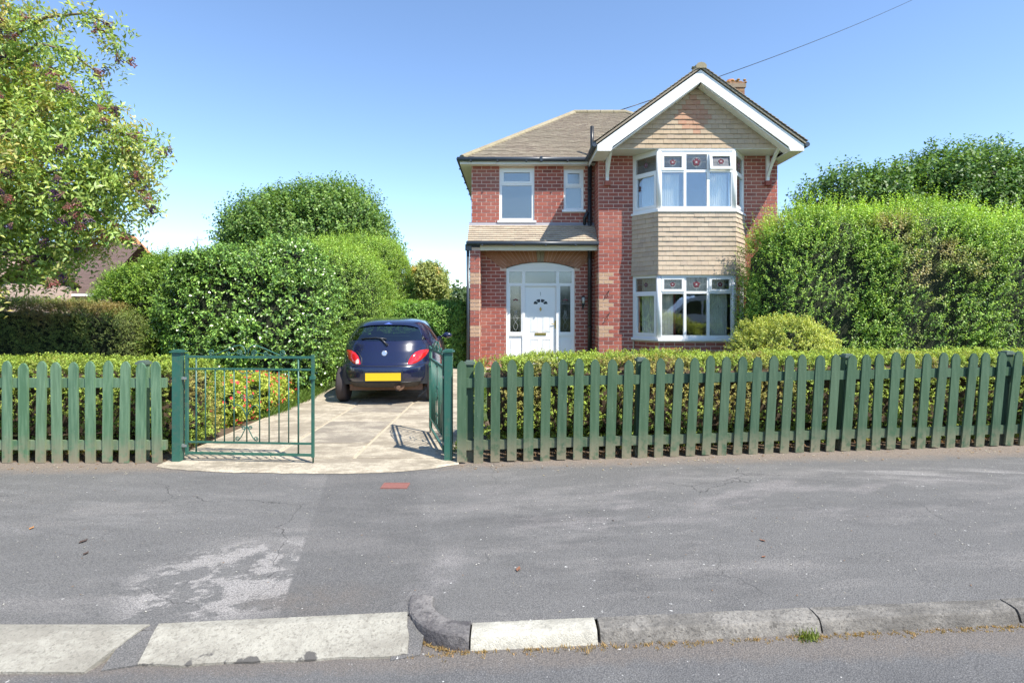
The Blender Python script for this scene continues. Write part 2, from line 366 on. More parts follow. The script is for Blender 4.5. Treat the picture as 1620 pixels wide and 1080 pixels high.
# ---------------------------------------------------------------- noise, mesh from numpy, foliage
_tab = rng.random(4096).astype(np.float32)
def vnoise(P, f):
    P = np.asarray(P)*f+1000.; I = np.floor(P).astype(np.int64); F = P-I; F = F*F*(3-2*F); r = 0
    for dx in (0, 1):
        for dy in (0, 1):
            for dz in (0, 1):
                h = ((I[:, 0]+dx)*73856093 ^ (I[:, 1]+dy)*19349663 ^ (I[:, 2]+dz)*83492791) & 4095
                w = (F[:, 0] if dx else 1-F[:, 0])*(F[:, 1] if dy else 1-F[:, 1])*(F[:, 2] if dz else 1-F[:, 2])
                r = r+w*_tab[h]
    return r*2-1
def fbm(P, f): return vnoise(P, f)*.55+vnoise(P, f*2.1)*.3+vnoise(P, f*4.3)*.15
def nrm(a): return a/(np.linalg.norm(a, axis=1, keepdims=True)+1e-9)
def np_mesh(name, V, F, mats, parent=None, colors=None, smooth=False):
    me = bpy.data.meshes.new(name); n = len(V); k = F.shape[1]; m = len(F)
    me.vertices.add(n); me.vertices.foreach_set('co', V.astype(np.float32).ravel())
    me.loops.add(m*k); me.loops.foreach_set('vertex_index', F.astype(np.int32).ravel())
    me.polygons.add(m); me.polygons.foreach_set('loop_start', np.arange(0, m*k, k, dtype=np.int32))
    if smooth: me.polygons.foreach_set('use_smooth', np.ones(m, bool))
    if colors is not None:
        at = me.color_attributes.new('tint', 'FLOAT_COLOR', 'POINT')
        at.data.foreach_set('color', np.hstack([colors, np.ones((n, 1))]).astype(np.float32).ravel())
    me.update(calc_edges=True)
    for x in (mats if isinstance(mats, (list, tuple)) else [mats]): me.materials.append(x)
    o = bpy.data.objects.new(name, me); C.objects.link(o)
    if parent:
        o.parent = parent; o.matrix_parent_inverse = Matrix.Translation(-Vector(parent.location))
    return o

class Lobe:
    """superellipsoid with lumpy noise; p=2 ellipsoid, larger p boxier"""
    def __init__(s, c, h, p=2.0, rz=0.0, amp=.12, f=1.2): s.c, s.h, s.p, s.rz, s.amp, s.f = vec(c), vec(h), p, rz, amp, f
    def rot(s, P):
        c, n = math.cos(s.rz), math.sin(s.rz); return np.stack([P[:, 0]*c-P[:, 1]*n, P[:, 0]*n+P[:, 1]*c, P[:, 2]], 1)
    def surf(s, U, inset=0.0):
        """U on unit cube surface"""
        r = 1/(np.sum(np.abs(U)**s.p, 1, keepdims=True)**(1/s.p)); Q = U*r
        N = np.sign(Q)*np.abs(Q)**(s.p-1)/s.h; N = nrm(N)
        P = s.rot(Q*s.h)+s.c; N = s.rot(N)
        P = P+N*(s.amp*fbm(P, s.f))[:, None]-N*inset
        return P, N
    def sample(s, n, inset=0.0, zmin=.03):
        a, b, c = s.h; A = np.array([b*c, a*c, a*b]); A = A/A.sum()
        ax = rng.choice(3, n, p=A); U = rng.uniform(-1, 1, (n, 3)); sg = np.where(rng.random(n) < .5, -1., 1.)
        U[np.arange(n), ax] = sg
        if s.p < 3: U = nrm(U); U = U/np.max(np.abs(U), 1, keepdims=True)
        P, N = s.surf(U, inset); k = P[:, 2] > zmin
        return P[k], N[k]
    def inside(s, P, m=.92):
        Q = P-s.c; c, n = math.cos(-s.rz), math.sin(-s.rz)
        Q = np.stack([Q[:, 0]*c-Q[:, 1]*n, Q[:, 0]*n+Q[:, 1]*c, Q[:, 2]], 1)/s.h
        return np.sum(np.abs(Q)**s.p, 1) < m
    def area(s):
        a, b, c = s.h; return 8*(a*b+b*c+a*c)
def sample_lobes(lobes, n, inset=0.0, zmin=.03, facing=None):
    A = np.array([l.area() for l in lobes]); A = A/A.sum(); Ps, Ns = [], []
    for i, l in enumerate(lobes):
        P, N = l.sample(int(n*A[i])+1, inset, zmin); k = np.ones(len(P), bool)
        for j, o in enumerate(lobes):
            if j != i: k &= ~o.inside(P, .55)
        Ps.append(P[k]); Ns.append(N[k])
    P, N = np.concatenate(Ps), np.concatenate(Ns)
    if facing is not None:       # thin out the side nobody can see from the street
        k = (N[:, 1] < .35) | (rng.random(len(P)) < facing); P, N = P[k], N[k]
    return P, N
def core(name, lobes, inset, mat, parent, res=14, zmin=0.0):  # solid shell under the leaves, blocks the view through
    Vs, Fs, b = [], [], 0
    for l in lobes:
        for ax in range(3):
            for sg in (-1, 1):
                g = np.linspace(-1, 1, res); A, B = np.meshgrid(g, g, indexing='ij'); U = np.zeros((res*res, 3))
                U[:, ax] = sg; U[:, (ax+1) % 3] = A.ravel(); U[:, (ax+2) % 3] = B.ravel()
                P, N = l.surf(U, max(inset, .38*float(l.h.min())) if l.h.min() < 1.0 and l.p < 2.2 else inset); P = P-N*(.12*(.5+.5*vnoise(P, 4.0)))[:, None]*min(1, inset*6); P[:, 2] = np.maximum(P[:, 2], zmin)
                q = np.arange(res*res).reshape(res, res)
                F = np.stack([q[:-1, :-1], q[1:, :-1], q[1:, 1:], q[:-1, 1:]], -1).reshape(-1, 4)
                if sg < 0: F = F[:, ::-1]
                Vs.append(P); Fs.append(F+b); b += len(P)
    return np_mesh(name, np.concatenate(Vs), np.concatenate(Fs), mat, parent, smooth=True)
def foliage(name, parent, mat, P, D, out, nleaf, L, ll, lw, col, spread=.8, upb=.35, outb=.5, jit=.6, cvar=.25, tipcol=None, droop=0.0, bright_f=None, patch=None, lvar=.25):
    """P shoot bases, D shoot directions, out outward normals; nleaf leaves along each shoot"""
    n = len(P); k = nleaf
    D = nrm(D); Ls = (L*rng.uniform(.55, 1.25, n))[:, None]
    S = nrm(np.cross(D, nrm(rng.normal(size=(n, 3))))); T = np.cross(D, S)
    base = np.repeat(P, k, 0); Dk = np.repeat(D, k, 0); Sk = np.repeat(S, k, 0); Tk = np.repeat(T, k, 0); Ok = np.repeat(out, k, 0)
    t = np.tile((np.arange(k)+.6)/k, n)[:, None]; ang = np.tile(np.arange(k)*2.4, n)[:, None]+np.repeat(rng.uniform(0, 6.28, n), k)[:, None]*0
    ang = np.tile(np.where(np.arange(k) % 2 == 0, 0., math.pi)+np.arange(k)*.35, n)[:, None]
    pos = base+Dk*np.repeat(Ls, k, 0)*t; pos[:, 2] -= (droop*(t*t))[:, 0]*np.repeat(Ls, k, 0)[:, 0]
    side = Sk*np.cos(ang)+Tk*np.sin(ang); m = n*k
    a = nrm(Dk*(1-spread*.6)+side*spread+rng.normal(size=(m, 3))*.22)
    nn = Ok*outb+rng.normal(size=(m, 3))*jit*.6; nn[:, 2] += upb
    nn = nn-a*np.sum(nn*a, 1, keepdims=True); nn = nrm(nn); b = np.cross(nn, a)
    l = (ll*rng.uniform(1-lvar, 1+lvar, m))[:, None]; w = (lw*rng.uniform(.8, 1.2, m))[:, None]*.5
    V = np.empty((m, 4, 3)); V[:, 0] = pos; V[:, 1] = pos+a*l*.45+b*w+nn*w*.35; V[:, 2] = pos+a*l-nn*l*.12; V[:, 3] = pos+a*l*.45-b*w+nn*w*.35
    F = np.arange(m*4).reshape(m, 4)
    c = np.tile(vec(col), (m, 1)); br = rng.uniform(1-cvar, 1+cvar, m); sh = np.repeat(rng.uniform(1-cvar*.8, 1+cvar*.8, n), k)
    if tipcol is not None:
        tt = np.clip((t[:, 0]-.35)*1.3, 0, 1)*np.repeat(rng.random(n) < .8, k); c = c*(1-tt[:, None])+vec(tipcol)*tt[:, None]
    if patch is not None:
        pcol, pf, pth, pamt = patch; q = np.clip((fbm(pos, pf)-pth)*5, 0, 1)*pamt; c = c*(1-q[:, None])+vec(pcol)*q[:, None]
    hue = rng.normal(size=m)*.07; c = c*np.stack([1+hue, np.ones(m), 1-hue*.5], 1)
    if bright_f is not None: c = c*bright_f(pos)[:, None]
    c = np.clip(c*(br*sh)[:, None]*1.6, .004, .9)
    o = np_mesh(name, V.reshape(-1, 3), F, mat, parent, colors=np.repeat(c, 4, 0)); return o
def hedge(name, lobes, label, cat, mat, n, L, nleaf, ll, lw, col, tip=None, inset=.14, upd=.3, group=None, facing=.25, layers=((0, 1.0), (.09, .5)), base_z=0.0, twig='twig', res=14, spread=.8, corein=.2, young=None, **kw):
    c = np.mean([l.c for l in lobes], 0); root = empty(name, (float(c[0]), float(c[1]), base_z)); tag(root, label, cat, group)
    core('dark_core', lobes, corein, M[twig], root, res, base_z)  # dark shell stands in for the shaded hollows, no modelled branches
    Ps, Ds, Os = [], [], []
    for ins, fr in layers:
        P, N = sample_lobes(lobes, int(n*fr), ins+inset, base_z+.03, facing)
        D = N+rng.normal(size=N.shape)*.45; D[:, 2] += upd; Ps.append(P); Ds.append(D); Os.append(N)
    if young:
        yn, yl, yc = young; P, N = sample_lobes(lobes, yn*3, inset, base_z+.3, facing); k = N[:, 2] > rng.uniform(.05, .7, len(N)); P, N = P[k][:yn], N[k][:yn]
        D = N*.45+rng.normal(size=N.shape)*.28; D[:, 2] += 1.0; kk = {q: v for q, v in kw.items() if q != 'patch'}
        foliage('young_shoots', root, mat, P, D, N, nleaf+3, yl, ll, lw, yc, tipcol=[v*1.15 for v in yc], spread=.65, **kk)
    foliage('foliage', root, mat, np.concatenate(Ps), np.concatenate(Ds), np.concatenate(Os), nleaf, L, ll, lw, col, tipcol=tip, spread=spread, **kw)
    return root
def lumps(lobes, n, r0, r1, amp=.1, f=1.5, zlow=.6, poke=.35):
    out = list(lobes)
    P, N = sample_lobes(lobes, n*6, 0, zlow); k = N[:, 1] < .3; P, N = P[k][:400], N[k][:400]
    idx = rng.permutation(len(P))[:n]
    for i in idx:
        r_ = rng.uniform(r0, r1); out.append(Lobe(P[i]-N[i]*r_*(1-poke), (r_, r_*.9, r_*rng.uniform(.8, 1.15)), 2, 0, amp, f))
    return out
def skeleton(parent, base, lobes, r0, nlimb=4, mat=None, twigs=True):
    b = vec(base); top = np.mean([l.c for l in lobes], 0); mb = MB()
    tr = [b, b+(top-b)*.35+vec((.08, -.05, 0)), b+(top-b)*.7+vec((-.05, .06, 0)), top]
    mb.tube(tr, [r0*1.25, r0, r0*.75, r0*.35], 9); trunk = mb.build('trunk', mat or M['bark'], parent)
    lb = MB()
    for l in lobes:
        for i in range(nlimb):
            d = nrm(rng.normal(size=(1, 3)))[0]; d[2] = abs(d[2])*.8; s = tr[1]+(tr[2]-tr[1])*rng.random()
            e = l.c+d*l.h*.85; mdl = (s+e)/2+rng.normal(size=3)*.12+vec((0, 0, .1))
            lb.tube([s, mdl, e], [r0*.4, r0*.22, r0*.07], 5)
    lb.build('limb', mat or M['bark'], parent); return trunk
def vol_shoots(lobes, n, rmin=.55):
    A = np.array([np.prod(l.h) for l in lobes]); A = A/A.sum(); Ps, Ns = [], []
    for i, l in enumerate(lobes):
        k = int(n*A[i])+1; d = nrm(rng.normal(size=(k, 3))); r = rng.uniform(rmin, 1, k)[:, None]**.6
        P = l.c+d*l.h*r; N = nrm(d/l.h); P = P+N*(l.amp*fbm(P, l.f))[:, None]
        keep = np.ones(k, bool); Ps.append(P[keep]); Ns.append(N[keep])
    return np.concatenate(Ps), np.concatenate(Ns)
def tree(name, base, lobes, label, mat, n, L, nleaf, ll, lw, col, tip=None, cat='tree', group=None, r0=.12, rmin=.6, upd=.45, facing=.3, corein=.35, **kw):
    root = empty(name, base); tag(root, label, cat, group); skeleton(root, base, lobes, r0)
    if corein is not None: core('dark_core', lobes, corein, M['twig'], root, 10, base[2]+.6)  # crown filled by the same shell, inner shade in its colour
    P, N = vol_shoots(lobes, n, rmin)
    k = (N[:, 1] < .35) | (rng.random(len(P)) < facing); P, N = P[k], N[k]
    D = N*.8+rng.normal(size=N.shape)*.5; D[:, 2] += upd
    foliage('crown', root, mat, P, D, N, nleaf, L, ll, lw, col, tipcol=tip, **kw); return root

# ---------------------------------------------------------------- setting: ground sheets
def sheet(name, xs, ys_fn, z0, mat, nrow=6, kind='structure', parent=None, slope=True):
    V, F = [], []; xs = list(xs)
    for x in xs:
        a, b = ys_fn(x)
        for j in range(nrow): V.append((x, a+(b-a)*j/(nrow-1), z0+(gzf(x) if slope else 0)))
    for i in range(len(xs)-1):
        for j in range(nrow-1): F.append((i*nrow+j, (i+1)*nrow+j, (i+1)*nrow+j+1, i*nrow+j+1))
    mb = MB(); mb.add(V, F); o = mb.build(name, mat, parent)
    if kind and not parent: o['kind'] = kind
    return o
def fence_y(x): return 5.40 if x < -.48 else 5.37+.0739*(x+.48)
def kerb_front(x): return 2.50+.0600*(x+.19)
def kerb_back(x): return kerb_front(x)+.125
XS = [-60, -30, -15, -10, -6, -4, -3, -2, -1.7, -1, -.5, -.19, 0, .5, 1, 2, 3, 4, 6, 8, 10.5, 15, 30, 60]
g = sheet('ground', [-500, 500], lambda x: (-400, 700), -.16, M['lawn'], 2, slope=False)
sheet('road', XS, lambda x: (-4.6, 2.80 if x > -.2 else 2.62), -.050, M['road'])
def pv(x):
    if x < -1.7: return (2.575, 5.62)
    if x < -.5: return (2.575+.0917*(x+1.7), 5.62)
    return ((2.74 if x < -.3 else kerb_back(x)-.01), fence_y(x)+.22)
sheet('pavement', [-60, -30, -15, -10, -6, -4, -3, -2, -1.71, -1.4, -1, -.7, -.51, -.48, -.47, -.2, -.18, 0, .5, 1, 2, 3, 4, 6, 8, 10.5, 15, 30, 60], pv, 0.0, M['path'])
sheet('garden_soil', XS, lambda x: (fence_y(x)+.03, 7.4), .004, M['soil'])
sheet('lawn', XS, lambda x: (7.38, 90), .000, M['lawn'])
# far side of the street
def opp(x): return (-9.0, -4.55)
sheet('opposite_pavement', XS, opp, .02, M['path'])

# dropped kerb stones, kerb stones
kerb = empty('kerb'); kerb['kind'] = 'structure'
def lumpy(mb, sc=.004):
    mb.v = [tuple(np.array(p)+rng.normal(size=3)*sc*np.array((.5, .6, .35))) for p in mb.v]
def strip_block(x0, x1, yb0, yb1, yf0, yf1, zt, zf, mat, name='dropped_kerb_stone', nx=12, ragged=0.0, slant=0):
    mb = MB(); V, F = [], []; ny = 5
    for i in range(nx+1):
        u = i/nx; x = x0+(x1-x0)*u; yb = yb0+(yb1-yb0)*u; yf = yf0+(yf1-yf0)*u
        for j in range(ny+1):
            w = j/ny; y = yf+(yb-yf)*w; z = zf+(zt-zf)*min(1, w*1.25)
            rr = ragged*(math.sin(x*23)+math.sin(x*51+2)+rng.normal()*.6)*(1 if j == 0 else 0)
            V.append((x+slant*(w-.5)+(rng.normal()*ragged*.5 if i in (0, nx) else 0), y+rr, z+gzf(x)))
    for i in range(nx):
        for j in range(ny): F.append((i*(ny+1)+j, (i+1)*(ny+1)+j, (i+1)*(ny+1)+j+1, i*(ny+1)+j+1))
    b = len(V); V += [(x, y, z-.10) for x, y, z in V]
    ring = [i*(ny+1) for i in range(nx+1)]+[nx*(ny+1)+j for j in range(1, ny+1)]+[i*(ny+1)+ny for i in range(nx-1, -1, -1)]+[j for j in range(ny-1, 0, -1)]
    for a, c in zip(ring, ring[1:]+ring[:1]): F.append((a, a+b, c+b, c))
    mb.add(V, F); return mb.build(name, mat, kerb)
x = -1.70
strip_block(-2.95, -1.715, 2.615, 2.615, 2.345, 2.345, .006, -.040, M['dropkerb'], slant=.10)
strip_block(-4.35, -2.97, 2.615, 2.615, 2.345, 2.345, .006, -.040, M['dropkerb'])
strip_block(-5.9, -4.37, 2.615, 2.615, 2.345, 2.345, .006, -.040, M['dropkerb'])
strip_block(-1.60, -.475, 2.622, 2.725, 2.385, 2.46, .006, -.040, M['dropkerb_worn'], ragged=.005, slant=-.05)
strip_block(-1.72, -1.585, 2.60, 2.612, 2.36, 2.40, -.002, -.044, M['path'], 'asphalt_infill', slant=-.03)
strip_block(-.52, -.40, 2.70, 2.74, 2.43, 2.47, -.006, -.046, M['path'], 'asphalt_infill')
def kerb_stone(x0, x1, mat, gap=.006, sc=.0035):
    prof = [(0, -.12), (-.006, -.055), (.002, -.036), (.011, -.017), (.018, -.004), (.026, .002), (.045, .004), (.065, .005), (.085, .006), (.105, .005), (.125, .003), (.125, -.12)]
    nx = max(3, int((x1-x0)/.02)); mb = MB(); V, F = [], []; k = len(prof)
    for i in range(nx+1):
        x = x0+gap/2+(x1-x0-gap)*i/nx
        for d, z in prof: V.append((x, kerb_front(x)+d+rng.normal()*sc*.25+.003*math.sin(x*17+d*30)*(sc > .002)+(.012 if x-x0 < .02 or x1-x < .02 else 0)*(.5 if d < .03 else 0)*(sc > .002), z+gzf(x)+rng.normal()*sc*.22))
    for i in range(nx):
        for j in range(k-1): F.append((i*k+j, (i+1)*k+j, (i+1)*k+j+1, i*k+j+1))
    F.append(tuple(range(k))); F.append(tuple(nx*k+j for j in range(k))[::-1])
    F = [f[::-1] if len(f) == 4 else f for f in F]
    F = [f[::-1] for f in F]
    mb.add(V, F, 0, False); o = mb.build('kerb_stone', mat, kerb); return o
o = kerb_stone(-.185, .385, M['kerb_white'], sc=.0015); o['label'] = 'short white painted kerb stone'
xk = .395
for i in range(9):
    L_ = 1.02 if i == 0 else .96
    kerb_stone(xk, xk+L_-.005*i, M['kerb'], .004); xk += L_+.004
# quadrant stone turning into the dropped crossing
mb = MB(); prof = [(.335, -.12), (.338, -.050), (.333, -.028), (.327, -.008), (.321, .006), (.313, .012), (.295, .014), (.275, .015), (.255, .016), (.235, .016), (.215, .014), (.205, .010), (.20, -.02), (.20, -.12)]
V, F = [], []; nx = 34; k = len(prof); cxq, cyq = -.19, 2.835
for i in range(nx+1):
    a = R(-90)-R(96)*i/nx
    for r_, z in prof: rr_ = r_+rng.normal()*.0010; V.append((cxq+math.cos(a)*rr_, cyq+math.sin(a)*rr_, z+rng.normal()*.0008*(z > -.1)+.0015*math.sin(a*7)))
for i in range(nx):
    for j in range(k-1): F.append((i*k+j, (i+1)*k+j, (i+1)*k+j+1, i*k+j+1))
F.append(tuple(range(k))); F.append(tuple(nx*k+j for j in range(k))[::-1])
mb.add(V, F); o = mb.build('kerb_stone', M['kerb_dark'], kerb); o['label'] = 'rounded dark quadrant kerb stone'

# drive: apron + slabs
drive = empty('driveway'); drive['kind'] = 'structure'
edge = [(-3.28, 5.24), (-3.0, 5.15), (-2.6, 5.075), (-2.0, 5.03), (-1.4, 5.03), (-1.0, 5.09), (-.75, 5.18), (-.50, 5.33)]
mb = MB(); V, F = [], []
def edge_y(x):
    for (a, ya), (b, yb) in zip(edge, edge[1:]):
        if a <= x <= b: return ya+(yb-ya)*(x-a)/(b-a)
    return 5.3
n = 44; 
for i in range(n+1):
    x = -3.28+2.78*i/n; V += [(x, edge_y(x)+rng.normal()*.006, .004), (x, edge_y(x)+.035, .014), (x, 5.50, .016)]
for i in range(n): 
    for j in range(2): F.append((i*3+j, (i+1)*3+j, (i+1)*3+j+1, i*3+j+1))
mb.add(V, F); mb.build('apron', M['drive'], drive)
mb = MB(); mb.box(-3.30, -.50, 5.45, 19.0, -.03, .012); mb.build('joint_mortar', M['joint'], drive)
rows = [5.50, 6.12, 6.68, 7.32, 7.95, 8.62, 9.3, 10.0, 10.8, 11.6, 12.5, 13.4]
def slab(x0, x1, y0, y1, mat, name='slab'):
    mb = MB(); g = .012; h = .022+rng.uniform(-.002, .002)
    mb.add([(x0+g, y0+g, -.02), (x1-g, y0+g, -.02), (x1-g, y1-g, -.02), (x0+g, y1-g, -.02), (x0+g, y0+g, h-.005), (x1-g, y0+g, h-.005), (x1-g, y1-g, h-.005), (x0+g, y1-g, h-.005),
            (x0+g+.008, y0+g+.008, h), (x1-g-.008, y0+g+.008, h), (x1-g-.008, y1-g-.008, h), (x0+g+.008, y1-g-.008, h)],
           [(0, 1, 5, 4), (1, 2, 6, 5), (2, 3, 7, 6), (3, 0, 4, 7), (4, 5, 9, 8), (5, 6, 10, 9), (6, 7, 11, 10), (7, 4, 8, 11), (8, 9, 10, 11)])
    return mb.build(name, mat, drive)
for i, (a, b) in enumerate(zip(rows, rows[1:])):
    slab(-3.27, -2.352, a, b, M['drive']); slab(-2.338, -1.532, a, b, M['drive_dark'] if i % 3 else M['drive']); 
for a, b in zip(rows[::2], rows[2::2]+[14.5]): slab(-1.518, -.52, a, b, M['drive'])
# small access cover in the footway
cov = empty('water_meter_cover', (-.955, 4.68, 0)); tag(cov, 'small rusty red metal access cover set in the grey footway', 'access cover')
mb = MB(); mb.box(-1.06, -.86, 4.62, 4.745, -.03, .006); mb.build('lid', M['iron_red'], cov)
mb = MB()
for a in ((-1.068, -1.060, 4.612, 4.753), (-.860, -.852, 4.612, 4.753), (-1.06, -.86, 4.612, 4.620), (-1.06, -.86, 4.745, 4.753)): mb.box(*a, -.03, .008)
mb.build('frame', M['iron_red'], cov)

# ---------------------------------------------------------------- the house
YG, YW, YP = 13.40, 14.10, 13.53          # gable wall, recessed left wall, porch pier front
XL, XC, XR = -1.0, 2.04, 6.25             # left corner, gable wing corner, right corner
house = empty('brick_house', (2.6, 13.4, 0)); tag(house, 'two storey red brick house with tiled gable, white double bay and arched white door', 'house')
unit_brick = None
def unit_box(name, mat):
    mb = MB(); mb.box(-.5, .5, -.5, .5, -.5, .5); me = bpy.data.meshes.new(name); me.from_pydata(mb.v, [], mb.f); me.materials.append(mat); return me
me_brick, me_buff = unit_box('brick', M['brick']), unit_box('buff_brick', M['buff'])
CO, BL, J = .0895, .232, .016
def brick_cells(u0, u1, z0, z1, openings, off=0.0):
    out = []; nz = int(round((z1-z0)/CO))
    for r in range(nz):
        za, zb = z0+r*CO, z0+(r+1)*CO; segs = [(u0, u1)]
        for (a, b, c, d) in openings:
            if za < d-.02 and zb > c+.02:
                ns = []
                for s in segs:
                    if b <= s[0] or a >= s[1]: ns.append(s)
                    else:
                        if a > s[0]: ns.append((s[0], a))
                        if b < s[1]: ns.append((b, s[1]))
                segs = ns
        for s in segs:
            st = u0-off-(BL/2 if r % 2 else 0)-BL; q = st
            while q < s[1]:
                a, b = max(q, s[0]), min(q+BL, s[1])
                if b-a > .03: out.append((a, b, za, zb))
                q += BL
    return out
indiv = []; stuff_mb = MB()
def lay(cells, O, U, N, individually=False, buff=None):
    """N outward; mortar plane at O; brick faces 7 mm proud"""
    O, U, N = vec(O), vec(U), vec(N)
    for (a, b, za, zb) in cells:
        pr = .007+rng.uniform(-.0015, .0015); isb = buff and buff(a, b, za, zb)
        if individually and len(indiv) < 300:
            me = me_buff if isb else me_brick
            c = O+U*(a+b)/2+N*(pr-.012)+Z_*(za+zb)/2
            Mx = Matrix((( U[0]*(b-a-J), N[0]*.024, 0, c[0]), (U[1]*(b-a-J), N[1]*.024, 0, c[1]), (0, 0, (zb-za-J), c[2]), (0, 0, 0, 1)))
            if Mx.determinant() < 0: Mx = Mx @ Matrix.Diagonal((1, -1, 1, 1))
            indiv.append(link('brick', me, house, Mx))
        else: stuff_mb.obox(O, U, N, a+J/2, b-J/2, pr-.02, pr, za+J/2, zb-J/2, 1 if isb else 0)
def panel_wall(mb, O, U, N, u0, u1, z0, z1, openings, th=.25, m=0):
    us = sorted({u0, u1, *[v for o in openings for v in o[:2] if u0 < v < u1]}); zs = sorted({z0, z1, *[v for o in openings for v in o[2:] if z0 < v < z1]})
    for a, b in zip(us, us[1:]):
        for c, d in zip(zs, zs[1:]):
            mu, mz = (a+b)/2, (c+d)/2
            if any(o[0] < mu < o[1] and o[2] < mz < o[3] for o in openings): continue
            mb.obox(O, U, N, a, b, -th, 0, c, d, m)
BAYC, BF, BW, BD = 4.155, .855, 1.305, .60
wall = MB()
# gable wing front wall with the bay opening (both floors)
gop = [(BAYC-BW+.02, BAYC+BW-.02, .3, 5.02)]
panel_wall(wall, (0, YG, 0), X_, -Y_, XC, XR, 0, 5.10, gop)
z0c = 0.0
def quoin(a, b, za, zb): 
    zc = (za+zb)/2
    return any(lo < zc < hi for lo, hi in ((.475, .745), (1.37, 1.64), (1.985, 2.255), (1.07-.0, 1.07)) )
QZ = [(CO*9, CO*12), (CO*16, CO*19), (CO*23, CO*26)]
def qg(x0, x1):
    return lambda a, b, za, zb: x0-.001 <= (a+b)/2 <= x1 and any(lo-.01 < (za+zb)/2 < hi for lo, hi in QZ)
c1 = brick_cells(XC, XR, 0, 57*CO, [(BAYC-BW, BAYC+BW, 0, 5.2)])
c1.sort(key=lambda c: -c[2])
front = [c for c in c1 if c[2] > .35]; rest = [c for c in c1 if c[2] <= .35]
front.sort(key=lambda c: (c[0] > 4.2 and c[2] < 2.9, -c[2]))
lay(front, (0, YG, 0), X_, -Y_, True, qg(XC, XC+.24)); lay(rest, (0, YG, 0), X_, -Y_, False)
# recessed left wall with two upstairs windows and the door
WIN1 = (-.31, .55, 3.64, 4.96); WIN2 = (1.285, 1.77, 3.90, 4.93); DOOR = (-.14, 1.55, .05, 2.48)
ops = [WIN1, WIN2, DOOR]
panel_wall(wall, (0, YW, 0), X_, -Y_, XL, XC+.2, 0, 5.10, ops+[(DOOR[0], DOOR[1], 2.48, 2.66)])
c2 = brick_cells(XL, XC, 0, 56*CO, [(-.31, .55, 3.66, 5.1), (1.285, 1.77, 3.90, 5.1), DOOR, (-.26, 1.67, 2.45, 2.93)], .1)
c2.sort(key=lambda c: -c[2])
lay([c for c in c2 if c[2] > .5], (0, YW, 0), X_, -Y_, True); lay([c for c in c2 if c[2] <= .5], (0, YW, 0), X_, -Y_, False)
# return wall of gable wing, facing left
panel_wall(wall, (XC, YG+.251, 0), Y_, -X_, 0, .60, 0, 5.10, [])
cr = brick_cells(YG, YW-.01, 0, 57*CO, []); lay(cr, (XC, 0, 0), Y_, -X_, False, qg(YG, YG+.24))
# outer side and back walls
panel_wall(wall, (XL, 0, 0), Y_, -X_, YW+.251, 19.8, 0, 5.10, []); lay(brick_cells(YW, 19.8, 0, 57*CO, []), (XL, 0, 0), Y_, -X_)
panel_wall(wall, (XR, 0, 0), Y_, X_, YG+.251, 19.8, 0, 5.10, []); lay(brick_cells(YG, 19.8, 0, 57*CO, []), (XR, 0, 0), Y_, X_)
wall.box(XL+.251, XR-.251, 19.549, 19.8, 0, 5.10)
# porch pier (wing wall) on the left
wall.box(XL+.004, XL+.236, YP+.004, YW-.001, 0, 2.93)
pc = brick_cells(XL, XL+.24, 0, 32*CO, []); lay(pc, (0, YP, 0), X_, -Y_, True, qg(XL-.01, XL+.25))
lay(brick_cells(YP, YW-.01, 0, 32*CO, []), (XL+.24, 0, 0), Y_, X_, False, qg(YP-.01, YP+.24)); lay(brick_cells(YP, YW, 0, 32*CO, []), (XL, 0, 0), Y_, -X_, False, qg(YP-.01, YP+.24))
# bay base
def bay_pts(h, extra=0.0):
    k = extra
    return [vec((BAYC-BW-k*1.1, YG, h)), vec((BAYC-BF-k*.55, YG-BD-k, h)), vec((BAYC+BF+k*.55, YG-BD-k, h)), vec((BAYC+BW+k*1.1, YG, h))]
def facets(extra=0.0):
    P = bay_pts(0, extra); out = []
    for a, b in zip(P, P[1:]):
        U = (b-a); L_ = np.linalg.norm(U); U = U/L_; N = np.cross(U, Z_); out.append((a, U, N, L_))
    return out
for a, U, N, L_ in facets(-.03):
    wall.obox(a, U, N, 0, L_, -.2, 0, 0, .74); lay(brick_cells(0, L_, 0, 8*CO, []), a, U, N, False)
wall.build('wall', M['mortar'], house)
s_ = stuff_mb.build('brickwork', [M['brick'], M['buff']], house); s_['kind'] = 'stuff'
# arch of gauged bricks over the door
acx = (DOOR[0]+DOOR[1])/2; hw = (DOOR[1]-DOOR[0])/2; rise = .15; ra = (hw*hw+rise*rise)/(2*rise); acz = 2.48+rise-ra
a0 = math.asin(hw/ra); nb = 26
for i in range(nb):
    t0 = -a0*1.08+2.16*a0*i/nb; t1 = -a0*1.08+2.16*a0*(i+1)/nb; tm = (t0+t1)/2
    if i in (12, 13): pass
    g_ = .004; r1 = (2.90-acz)/math.cos(tm) if True else 0
    pts = []
    for tt, rr in ((t0, ra+.004), (t1, ra+.004), (t1, None), (t0, None)):
        th = tt*(1.0 if rr else 1.18)
        if rr: pts.append((acx+math.sin(tt)*rr, acz+math.cos(tt)*rr))
        else:
            zt = 2.905; xx = acx+math.tan(tt*1.35)*(zt-acz); pts.append((xx, zt))
    cx_ = sum(p[0] for p in pts)/4
    pts = [(cx_+(p[0]-cx_)*.9, p[1]) for p in pts]
    mb = MB(); mb.prism(pts, (0, YW+.01, 0), X_, Z_, -Y_, .022 if abs(i-12.5) > 1 else .05)
    mb.build('arch_brick', M['tile_roof'] if abs(i-12.5) < 1 else M['arch'], house)

